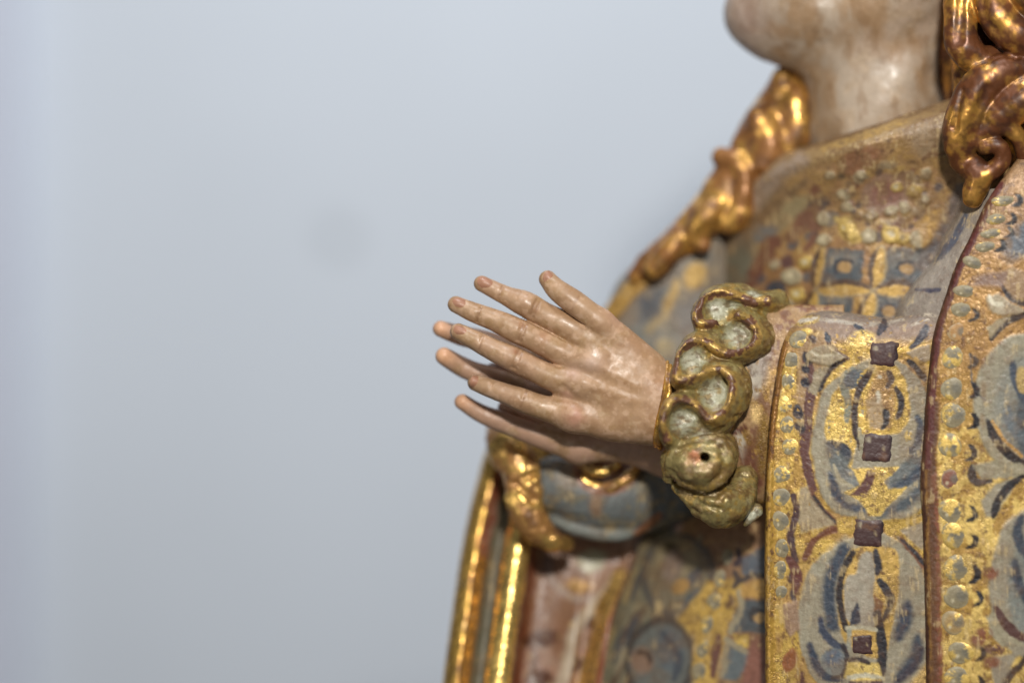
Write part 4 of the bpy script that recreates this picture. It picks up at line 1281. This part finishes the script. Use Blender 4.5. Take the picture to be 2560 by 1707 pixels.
# silvery lining that turns out from the sleeve up to the shoulder
rows = []
for t in np.linspace(0, 1, 10):
    y = 470 + t * 400
    xl = float(np.interp(y, [470, 500, 600, 655, 672, 717, 787, 830, 870], [2412, 2402, 2352, 2326, 2312, 2266, 2236, 2235, 2235]))
    xr = x_c(y) + 14
    w = xr - xl
    row = []
    for u, dd in ((0.0, 110), (-0.02, 70), (0.04, 30), (0.2, -8), (0.5, -36), (0.8, -52), (1.0, -60)):
        row.append((xl + u * w, y + 10 * (1 - u), dd + 14 * (1 - t)))
    rows.append(row)
pt = Patch(rows, 110, 190)
if np.median(pt.N[:, 1]) > 0:
    pt.N = -pt.N
S = pa = Paint(pt.X, pt.Y, (140, 128, 116), pt.V, warp=4, seed=71, gold=0.0)
S.all(sst(0.48, 0.6, S.mid) * 0.6, (160, 150, 136), 0.15)
S.all(sst(770, 840, S.Y) * 0.6, (150, 124, 100), 0.1)
S.stroke([(2345, 650), (2380, 600), (2415, 540)], 8, (92, 94, 104), wear=0.2)
S.stroke([(2290, 725), (2320, 728), (2345, 726)], 4, (74, 70, 82), wear=0.2)
S.stroke([(2312, 815), (2295, 845), (2275, 865)], 8, (70, 68, 76), wear=0.25)
S.stroke([(2280, 800), (2310, 786), (2335, 790)], 3, (186, 172, 152), wear=0.42)
S.stroke([(2300, 720), (2330, 690), (2370, 640)], 14, (168, 158, 146), alpha=0.5, soft=10)
S.age(0.2, (110, 90, 78))
finish('cloak_lining', pt, pa, M_PAINT, 6, statue)

# ------------------------------------------------------------------ robe body
xs = [1735, 1750, 1775, 1820, 1880, 1960, 2050, 2150, 2250, 2350, 2450, 2560, 2680]
rows = []
neck = lambda x: float(np.interp(x, [1560, 1640, 1735, 1800, 1870, 1940, 2010, 2100, 2200, 2290, 2380, 2450, 2560, 2680], [700, 690, 640, 545, 450, 392, 366, 340, 308, 276, 246, 226, 210, 210]))
for t in (0, 0.02, 0.05, 0.12, 0.22, 0.34, 0.48, 0.62, 0.76, 0.88, 1.0):
    row = []
    for x in xs:
        y0 = neck(x)
        y = y0 + t * (1900 - y0)
        sh = -(50 * sst(900, 1100, y) + 90 * sst(1100, 1340, y) + 170 * sst(1340, 1800, y))
        xx = x + sh * sst(2050, 1740, x)
        d = 130 + 330 * (max(0, (2180 - x)) / 445.0) ** 1.6 - 75 * sst(560, 330, y) - 20 * sst(2200, 2500, x)
        d -= 30 * math.sin(np.clip((y - 400) / 700, 0, 1) * math.pi) * sst(1700, 2000, x)
        d -= 135 * sst(1120, 1420, y)
        if t == 0:
            d += 80
        elif t == 0.02:
            d += 10
        row.append((xx, y, d))
    rows.append(row)
robe_pt = pt = Patch(rows, 330, 480)
if np.median(pt.N[:, 1]) > 0:
    pt.N = -pt.N
S = pa = Paint(pt.X, pt.Y, (168, 132, 86), pt.V, warp=6, seed=81, gold=0.3)
S.all(sst(0.42, 0.55, S.mid), (190, 150, 84), 0.45)
S.all(sst(0.50, 0.60, S.big) * 0.5, (150, 104, 70), 0.1)
# left flank: olive grey
S.poly([(1500, 500), (1800, 430), (1960, 470), (1900, 600), (1880, 760), (1860, 900), (1500, 900)], (124, 108, 88), soft=40, wear=0.25)
S.poly([(1830, 620), (1900, 600), (1890, 740), (1850, 790), (1820, 740)], (112, 108, 90), soft=20)
# neck band
S.stroke([(1890, 430), (2010, 396), (2110, 358), (2200, 328), (2290, 296), (2380, 268)], 26, (168, 138, 92), taper=False, soft=10, gold=0.3)
S.stroke([(2010, 368), (2100, 344), (2200, 312), (2300, 276), (2380, 248)], 6, (104, 78, 50), taper=False)
S.stroke([(2060, 372), (2150, 345), (2260, 304)], 9, (206, 168, 96), gold=0.5, wear=0.4)
S.poly([(2240, 330), (2350, 290), (2370, 380), (2300, 400)], (158, 134, 104), soft=14, wear=0.3)
S.stroke([(2300, 400), (2340, 392), (2380, 385)], 5, (110, 76, 56))
S.stroke([(1890, 500), (1940, 440), (2000, 400)], 20, (172, 152, 134), soft=14, taper=False)
S.stroke([(1880, 560), (1940, 520), (2010, 450)], 13, (114, 88, 60), soft=8)
S.poly([(1935, 540), (1990, 490), (2040, 480), (2030, 520), (1970, 570), (1935, 585)], (152, 138, 100), soft=10)
S.ell(1925, 575, 30, 22, (106, 114, 116), rot=-30, soft=8)
# brocade with pearls and stones
S.ell(2145, 405, 55, 30, (140, 92, 64), rot=-20, soft=10, wear=0.2)
S.ell(2215, 487, 62, 48, (150, 118, 100), rot=-15, soft=6)
S.ell(2215, 487, 40, 30, (138, 92, 84), rot=-30, soft=8)
rs = np.random.RandomState(5)
for i in range(22):
    a = i / 22 * 2 * math.pi
    S.ell(2210 + 86 * math.cos(a) + rs.uniform(-6, 6), 492 + 72 * math.sin(a) + rs.uniform(-6, 6), 12, 10, (160, 144, 112) if i % 3 else (186, 152, 86), soft=5, h=1.5)
    S.ell(2220 + 92 * math.cos(a + .14) + rs.uniform(-5, 5), 498 + 78 * math.sin(a + .14), 7, 6, (70, 56, 60) if i % 2 else (112, 62, 50), soft=3)
for x, y, r, col in ((2045, 515, 24, (50, 50, 60)), (2060, 505, 16, (56, 54, 62)), (2150, 510, 9, (66, 66, 74)), (2345, 470, 11, (64, 64, 74)), (2340, 525, 11, (60, 58, 66)), (2300, 545, 10, (70, 60, 60)), (2100, 440, 10, (72, 60, 44)),
                     (2195, 435, 10, (84, 66, 62)), (2250, 440, 13, (104, 70, 66)), (2120, 465, 8, (84, 62, 44)), (2195, 592, 12, (64, 56, 62)), (2030, 590, 17, (92, 90, 92)), (2080, 545, 18, (112, 106, 96)), (2040, 475, 14, (110, 60, 46)),
                     (1975, 655, 18, (96, 66, 62)), (1990, 610, 15, (84, 84, 88)), (1910, 690, 13, (82, 82, 84)), (1945, 722, 24, (70, 72, 78)), (2025, 690, 13, (96, 92, 90)), (2330, 560, 20, (120, 66, 56)), (2240, 555, 16, (104, 66, 58))):
    S.ell(x, y, r, r * 0.85, col, rot=-35, soft=5)
for pts, w in (([(2010, 545), (2040, 530)], 16), ([(1985, 590), (2010, 560), (2040, 560)], 15), ([(1925, 640), (1935, 610), (1950, 600)], 17), ([(1900, 680), (1915, 650)], 13), ([(2020, 620), (2035, 590)], 8), ([(1880, 715), (1895, 705)], 9)):
    S.stroke(pts, w, (112, 68, 54), soft=8, taper=False)
for i, (x, y, r, cl) in enumerate([(2075, 440, 12, 0), (2150, 440, 12, 0), (2110, 490, 16, 0), (2120, 520, 14, 0), (2060, 545, 14, 0), (2175, 540, 15, 0), (2225, 530, 15, 0), (2260, 520, 14, 0), (2310, 500, 13, 0), (2060, 600, 16, 0), (2115, 570, 14, 1),
                                   (2130, 590, 13, 1), (2170, 590, 18, 0), (2228, 586, 22, 1), (2255, 595, 16, 1), (2295, 600, 26, 0), (2020, 655, 16, 1), (1985, 690, 22, 0), (1945, 660, 12, 0), (2000, 735, 16, 1), (1970, 760, 18, 0), (2240, 470, 12, 1), (2280, 480, 16, 1), (2310, 440, 14, 0)]):
    S.ell(x, y, r, r * 0.9, (172, 160, 128) if not cl else (216, 184, 100), soft=4, gold=0.4 * cl, h=4, wear=0.2)
    S.ell(x - 3, y - 3, r * 0.3, r * 0.3, (210, 196, 160), soft=3)
S.poly([(2090, 545), (2130, 545), (2150, 600), (2130, 610), (2100, 590)], (222, 190, 104), gold=0.5, soft=6, wear=0.36)
S.poly([(2330, 520), (2372, 520), (2340, 620), (2310, 640), (2290, 560)], (204, 160, 84), gold=0.5, soft=8, wear=0.3)
# lattice of blue squares framed by gold petals
for (cx, cy, w, h_) in ((2108, 668, 50, 46), (2262, 668, 58, 50), (2078, 776, 52, 46), (2215, 776, 40, 46), (1980, 800, 40, 40), (2300, 780, 40, 46)):
    S.poly([(cx - w + 14, cy - h_), (cx + w, cy - h_ + 4), (cx + w - 10, cy + h_), (cx - w, cy + h_ - 4)], (82, 88, 92), soft=4)
    S.poly([(cx - w + 20, cy - h_ + 10), (cx + w - 14, cy - h_ + 16), (cx + w - 20, cy - 6), (cx - w + 16, cy)], (120, 118, 112), soft=10, wear=0.35)
    S.stroke([(cx - 14, cy + 10), (cx - 12, cy - 12), (cx + 18, cy - 12)], 5, (56, 60, 68), soft=3, taper=False)
    S.ell(cx + 4, cy + 2, 14, 12, (178, 142, 92), soft=4)


def petal(a, b, w):
    a, b = np.array(a, float), np.array(b, float)
    u = (b - a) / np.linalg.norm(b - a)
    n = np.array([-u[1], u[0]])
    pts = [a, a + (b - a) * 0.3 + n * w, a + (b - a) * 0.7 + n * w, b, a + (b - a) * 0.7 - n * w, a + (b - a) * 0.3 - n * w]
    S.poly(pts, (170, 152, 116), soft=3, smooth=True)
    pts2 = [a + (b - a) * 0.06, a + (b - a) * 0.3 + n * w * 0.7, a + (b - a) * 0.7 + n * w * 0.7, a + (b - a) * 0.94, a + (b - a) * 0.7 - n * w * 0.7, a + (b - a) * 0.3 - n * w * 0.7]
    S.poly(pts2, (212, 172, 92), soft=3, smooth=True, gold=0.45)
    if abs(u[1]) > abs(u[0]):
        n = n if n[0] < 0 else -n
    else:
        n = n if n[1] < 0 else -n
    S.stroke([a + (b - a) * 0.1 + n * w * 0.55, a + (b - a) * 0.5 + n * w * 0.95, a + (b - a) * 0.92 + n * w * 0.4], 6, (76, 56, 44), soft=3)


petal((2205, 612), (2180, 725), 20); petal((2180, 725), (2150, 830), 19)
petal((2040, 722), (2180, 725), 18); petal((2180, 725), (2310, 722), 18)
petal((2060, 612), (2040, 722), 12); petal((2040, 722), (2020, 830), 14)
# dark inner border beside the lining
S.stroke([(2400, 480), (2350, 590), (2310, 660)], 20, (104, 96, 92), soft=8, taper=False)
S.stroke([(2385, 500), (2345, 590), (2320, 640)], 6, (70, 68, 74))
S.all(sst(680, 540, S.Y) * (0.30 + 0.35 * sst(0.45, 0.6, S.mid)), (138, 110, 76), 0.15)
# below the arm
S.all(sst(1200, 1300, S.Y) * 0.75, (142, 110, 84), 0.15)
S.poly([(1430, 1900), (1500, 1640), (1600, 1330), (1700, 1330), (1760, 1500), (1740, 1900)], (122, 116, 94), soft=16)
for i in range(80):
    x0 = rs.uniform(1480, 1760); y0 = rs.uniform(1300, 1720)
    col = [(92, 100, 102), (168, 146, 98), (96, 74, 56), (154, 142, 116), (72, 78, 84)][i % 5]
    S.stroke([(x0, y0), (x0 - 14, y0 + 35), (x0 - 34, y0 + 80)], rs.uniform(4, 10), col, soft=4, alpha=0.85, wear=0.3)
S.ell(1700, 1448, 88, 104, (124, 114, 92), soft=6, rot=18, h=2)
S.ell(1700, 1448, 84, 98, (92, 88, 82), soft=5, rot=18, ring=7)
S.ell(1698, 1398, 50, 46, (146, 132, 102), soft=12, rot=20)
S.ell(1690, 1382, 16, 16, (84, 74, 48), soft=6)
S.ell(1688, 1420, 22, 40, (136, 118, 104), soft=10, rot=20)
S.stroke([(1755, 1430), (1740, 1450), (1722, 1466)], 13, (84, 92, 98), soft=4)
S.stroke([(1750, 1480), (1735, 1500), (1712, 1525)], 12, (90, 96, 98), soft=5)
S.ell(1706, 1470, 20, 14, (180, 140, 80), soft=6, gold=0.3, rot=-30)
S.stroke([(1765, 1500), (1735, 1535), (1700, 1550)], 8, (78, 66, 58), soft=5)
S.ell(1655, 1660, 84, 112, (104, 106, 100), soft=6, rot=14, h=2)
S.ell(1655, 1660, 80, 106, (74, 68, 62), soft=5, rot=14, ring=7)
S.ell(1680, 1630, 34, 50, (94, 102, 106), soft=10); S.stroke([(1660, 1590), (1700, 1640), (1690, 1700)], 9, (66, 72, 80), soft=5)
S.ell(1610, 1660, 26, 30, (140, 112, 92), soft=8, wear=0.3); S.stroke([(1600, 1640), (1620, 1640), (1630, 1660)], 5, (66, 50, 40))
S.ell(1650, 1528, 8, 14, (196, 172, 124), soft=4)
S.poly([(1700, 1555), (1770, 1460), (1850, 1440), (1860, 1480), (1820, 1560), (1800, 1640), (1790, 1720), (1735, 1740), (1740, 1600)], (206, 168, 84), soft=8, gold=0.5, wear=0.30)
S.poly([(1855, 1395), (1925, 1360), (1925, 1440), (1860, 1440)], (96, 102, 110), soft=5)
S.poly([(1855, 1470), (1925, 1440), (1925, 1490), (1850, 1490)], (196, 154, 84), soft=4, gold=0.4)
S.stroke([(1855, 1455), (1885, 1440), (1925, 1440)], 7, (62, 60, 62))
S.poly([(1850, 1500), (1925, 1500), (1925, 1580), (1820, 1580)], (82, 88, 92), soft=4)
S.stroke([(1845, 1480), (1850, 1520), (1825, 1580)], 6, (164, 152, 124), taper=False)
S.stroke([(1878, 1545), (1880, 1522), (1912, 1532)], 6, (54, 52, 54), taper=False)
S.ell(1898, 1543, 13, 12, (178, 144, 92))
S.poly([(1832, 1588), (1870, 1585), (1875, 1615), (1850, 1620)], (220, 184, 92), gold=0.5, wear=0.3)
S.poly([(1815, 1600), (1890, 1640), (1840, 1700), (1808, 1700)], (104, 112, 114), soft=4)
S.stroke([(1815, 1600), (1885, 1636)], 5, (160, 148, 120), taper=False); S.stroke([(1816, 1604), (1808, 1690)], 6, (160, 148, 120), taper=False)
S.poly([(1880, 1590), (1930, 1590), (1930, 1740), (1850, 1740), (1860, 1680)], (142, 94, 78), soft=6)
S.stroke([(1795, 1590), (1790, 1640), (1785, 1690)], 10, (106, 66, 56), wear=0.32)
S.stroke([(1850, 1375), (1852, 1400), (1840, 1412)], 7, (62, 50, 56)); S.stroke([(1838, 1430), (1845, 1450), (1832, 1468)], 8, (66, 58, 58)); S.stroke([(1826, 1490), (1830, 1505), (1820, 1520)], 6, (104, 72, 48))
S.ell(1705, 1325, 10, 12, (184, 152, 140), soft=5)
S.age(0.30)
S.c *= 0.92
robe = finish('robe', pt, pa, M_PAINT, 10, statue)
for i, (x, y, rx, ry, gd) in enumerate([(1825, 1395, 22, 26, 0.0), (1806, 1448, 24, 26, 0.05), (1790, 1504, 26, 24, 0.35), (1772, 1562, 24, 25, 0.4), (1760, 1622, 20, 26, 0.4), (1752, 1678, 23, 27, 0.3)]):
    pearl(robe, robe_pt, x, y, rx, ry, i + 90.3, gd, height=5)

# ------------------------------------------------------------------ far shoulder of the cloak
rows = []
cont = [(1700, 575), (1650, 610), (1600, 650), (1556, 690), (1530, 735), (1512, 790), (1500, 850), (1496, 920), (1494, 1000), (1492, 1080)]
for i, (x, y) in enumerate(cont):
    w = 1830 - x
    rows.append([(x + 60, y + 6, 520), (x + 8, y, 470), (x, y, 430), (x + 12, y + 4, 395), (x + 0.25 * w, y + 10, 365), (x + 0.5 * w, y + 16, 350), (x + 0.75 * w, y + 20, 350), (x + w, y + 24, 370)])
pt = Patch(rows, 130, 150)
if np.median(pt.N[:, 1]) > 0:
    pt.N = -pt.N
S = pa = Paint(pt.X, pt.Y, (132, 122, 108), pt.V, warp=5, seed=95, gold=0.1)
S.poly([(1490, 830), (1530, 720), (1620, 650), (1700, 580), (1660, 660), (1560, 760)], (140, 124, 92), soft=12, gold=0.2)
S.ell(1560, 715, 30, 30, (124, 122, 116), rot=-35, soft=12)
S.stroke([(1700, 610), (1650, 660), (1590, 715), (1540, 770), (1490, 830)], 17, (216, 172, 92), soft=6, gold=0.75, taper=False, h=8)
S.ell(1645, 668, 24, 22, (246, 190, 110), soft=10, gold=0.75, h=5); S.ell(1680, 620, 26, 22, (240, 182, 104), soft=10, gold=0.75, h=5)
S.stroke([(1760, 640), (1700, 700), (1640, 760), (1590, 830)], 14, (124, 126, 122), soft=10, taper=False)
S.ell(1735, 690, 26, 34, (196, 160, 90), rot=30, soft=10, gold=0.4)
S.stroke([(1690, 705), (1680, 740), (1640, 800), (1610, 840)], 12, (190, 158, 96), soft=8, gold=0.3)
S.poly([(1600, 745), (1660, 720), (1650, 790), (1600, 810)], (84, 88, 94), soft=12)
S.poly([(1690, 770), (1760, 730), (1780, 800), (1700, 830)], (128, 122, 116), soft=14)
S.poly([(1550, 820), (1610, 830), (1640, 880), (1590, 900)], (92, 96, 94), soft=12)
S.stroke([(1520, 800), (1570, 850), (1620, 920)], 9, (190, 158, 92), soft=8, gold=0.3)
S.ell(1665, 870, 22, 24, (176, 150, 96), soft=8); S.ell(1640, 860, 60, 70, (134, 132, 122), soft=20, alpha=0.5)
S.age(0.2)
finish('cloak_shoulder', pt, pa, M_PAINT, 10, statue)

# ------------------------------------------------------------------ far cloak fall with gilded folds
rows = []
for y, xl in ((1060, 1262), (1085, 1240), (1130, 1215), (1200, 1195), (1300, 1170), (1420, 1148), (1560, 1128), (1707, 1108), (1860, 1090)):
    k = (y - 1060) / 800
    xb = min(xl + 440, 1600 - (y - 1340) * 0.343 if y > 1340 else 1660)
    row = ([(xl + 70, y, 470), (xl + 10, y, 430), (xl, y, 395), (xl + 10, y, 360), (xl + 34, y, 346), (xl + 58, y, 360), (xl + 78, y, 384), (xl + 96, y, 386), (xl + 108, y, 350), (xl + 136, y, 332), (xl + 164, y, 347), (xl + 178, y, 392),
                 (xl + 200, y, 430), (xl + 260, y, 428), (xl + 310, y, 428 - 26 * sst(1400, 1540, y)), (xl + 335, y, 428 - 8 * sst(1400, 1540, y)), (xl + 360 - 10 * k, y, 428 - 18 * sst(1400, 1540, y)), (xl + 385 - 10 * k, y, 428 - 52 * sst(1400, 1540, y)), (xl + 405 - 10 * k, y, 428 - 62 * sst(1400, 1540, y)), (xb, y, 428 - 28 * sst(1400, 1540, y)), (xb + 30, y, 500)])
    rows.append([(a_, b_, c_ - 0.22 * (y - 1060)) for a_, b_, c_ in row])
pt = Patch(rows, 230, 260)
if np.median(pt.N[:, 1]) > 0:
    pt.N = -pt.N
S = pa = Paint(pt.X, pt.Y, (160, 128, 106), pt.V, warp=6, seed=101, gold=0.0)


def xl_(y): return float(np.interp(y, [1060, 1085, 1130, 1200, 1300, 1420, 1560, 1707, 1860], [1262, 1240, 1215, 1195, 1170, 1148, 1128, 1108, 1090]))


yy = [1050, 1130, 1250, 1400, 1560, 1720, 1870]
S.all(sst(0.46, 0.56, S.mid) * 0.6, (152, 106, 88), 0.0)
S.all(sst(0.47, 0.56, S.big) * 0.6, (128, 84, 52), 0.0)
S.stroke([(xl_(y) + 18, y) for y in yy], 22, (214, 172, 88), gold=0.9, taper=False, soft=6, h=2)
S.stroke([(xl_(y) + 48, y) for y in yy], 12, (150, 82, 60), gold=0.5, taper=False, soft=6, wear=0.42)
S.stroke([(xl_(y) + 52, y) for y in yy[3:]], 14, (200, 150, 80), gold=0.85, taper=False, soft=6, wear=0.36)
S.stroke([(xl_(y) + 84, y) for y in yy], 16, (104, 98, 78), taper=False, soft=6)
S.stroke([(xl_(y) + 134, y) for y in yy], 29, (246, 208, 120), gold=0.95, taper=False, soft=5, h=3)
S.stroke([(xl_(y) + 180, y) for y in yy], 11, (126, 68, 40), taper=False, soft=6)
S.ell(1440, 1400, 90, 60, (150, 110, 82), soft=30)
S.poly([(1440, 1395), (1475, 1375), (1515, 1385), (1505, 1420), (1480, 1432), (1455, 1428)], (170, 164, 134), soft=6)
S.ell(1430, 1450, 44, 30, (124, 80, 48), soft=12); S.ell(1450, 1465, 30, 14, (176, 136, 80), soft=8, gold=0.3)
S.stroke([(1370, 1400), (1380, 1450), (1430, 1490), (1480, 1500)], 8, (168, 148, 136), soft=8, taper=False)
for x, y, rx, ry in ((1462, 1548, 24, 14), (1362, 1592, 30, 15), (1350, 1692, 28, 18), (1432, 1650, 20, 16), (1330, 1600, 22, 10)):
    S.ell(x, y, rx * 1.15, ry * 1.2, (84, 46, 24), soft=6)
S.stroke([(1335, 1600), (1332, 1660), (1325, 1690)], 8, (104, 66, 34), soft=8)
S.stroke([(1540, 1450), (1490, 1510), (1440, 1560), (1420, 1640), (1395, 1720), (1380, 1800)], 12, (190, 172, 148), soft=8, taper=False)
S.stroke([(1555, 1440), (1510, 1520), (1490, 1600), (1460, 1720), (1440, 1840)], 17, (214, 172, 98), gold=0.8, soft=6, taper=False, h=4)
S.stroke([(1575, 1440), (1530, 1530), (1512, 1600), (1490, 1720)], 8, (150, 90, 60), soft=6, taper=False)
S.age(0.2)
finish('cloak_fall', pt, pa, M_GOLD, 10, statue)

# ------------------------------------------------------------------ far forearm sleeve, blue grey with gilded rims
F = Field(tuple(P(1330, 1400, 0) * [1, 0, 1] + [0, 120, 0]), tuple(P(1780, 1090, 0) * [1, 0, 1] + [0, 420, 0]), 4.5)
F.tube([(1395, 1215, 250, 78), (1500, 1240, 270, 92), (1600, 1235, 300, 96), (1700, 1200, 330, 110)], k=10)
F.tube([(1380, 1290, 238, 20), (1450, 1322, 232, 20), (1540, 1335, 240, 18), (1620, 1310, 270, 18)], k=10)
F.dent([(1380, 1285, 200), (1460, 1300, 186), (1560, 1310, 190)], 9, 6)
F.ell((1515, 1165, 190), (58, 90, 48), k=12, mode='s')
V, Q = F.mesh(); N = normals(V, Q)
V = V + N * ((fbm(V, 50, 3, 110) - 0.5) * 8)[:, None]
pa = Paint(V[:, 0] / (1 + 200 / DP) + W / 2, H / 2 - V[:, 2] / (1 + 200 / DP), (108, 112, 110), V, warp=8, seed=111)
pa.all(sst(0.48, 0.58, pa.mid) * 0.6, (134, 128, 104))
pa.ell(1490, 1255, 14, 34, (150, 124, 100), soft=8); pa.ell(1420, 1190, 30, 30, (136, 126, 110), soft=12)
pa.stroke([(1390, 1310), (1470, 1332), (1560, 1345)], 14, (130, 136, 130), soft=8, taper=False)
pa.ell(1515, 1165, 76, 62, (112, 72, 36), soft=8, gold=0.6)
pa.ell(1515, 1165, 76, 62, (150, 104, 80), soft=6, ring=6)
pa.stroke([(1590, 1338), (1620, 1315), (1650, 1290)], 10, (150, 100, 66), soft=6)
pa.age(0.25)
build('forearm_sleeve', V, Q, M_PAINT, statue, col=pa.c, gold=pa.g)
F = Field(tuple(P(1210, 1420, 0) * [1, 0, 1] + [0, 120, 0]), tuple(P(1680, 1060, 0) * [1, 0, 1] + [0, 420, 0]), 4.5)
# ragged gold rim of the far sleeve mouth
F.tube([(1258, 1075, 300, 38), (1266, 1120, 250, 50), (1298, 1160, 220, 50), (1310, 1210, 210, 48), (1316, 1270, 205, 48), (1343, 1320, 205, 40), (1385, 1352, 215, 28), (1420, 1360, 240, 18)], k=8)
for x, y, d, r in ((1272, 1148, 205, 22), (1300, 1160, 186, 18), (1334, 1172, 182, 18), (1340, 1230, 178, 16), (1278, 1246, 180, 20), (1310, 1280, 170, 22), (1340, 1285, 175, 16), (1386, 1346, 188, 12), (1334, 1330, 176, 12), (1360, 1326, 180, 10), (1335, 1200, 176, 14)):
    F.ell((x, y, d), (r, 14, r * 0.9), k=8)
F.dent([(1290, 1210, 172), (1330, 1250, 165)], 12, 10)
F.dent([(1350, 1180, 172), (1310, 1195, 170)], 9, 8)
# cuff ring round the far wrist
F.tube([(1428, 1158, 215, 10), (1455, 1198, 196, 13), (1500, 1220, 188, 14), (1545, 1212, 190, 14), (1585, 1180, 200, 13), (1600, 1150, 215, 10)], k=4)
F.tube([(1440, 1150, 180, 8), (1470, 1172, 168, 11), (1510, 1180, 164, 11), (1545, 1160, 168, 10)], k=4)
V, Q = F.mesh(); N = normals(V, Q)
V = V + N * ((fbm(V, 30, 3, 120) - 0.5) * 12)[:, None]
c, g = hair_colour(V, N, 122, dark=(86, 52, 28), brown=(176, 128, 74), gold=(240, 196, 110))
build('gilded_trim', V, Q, M_GOLD, statue, col=c, gold=g)
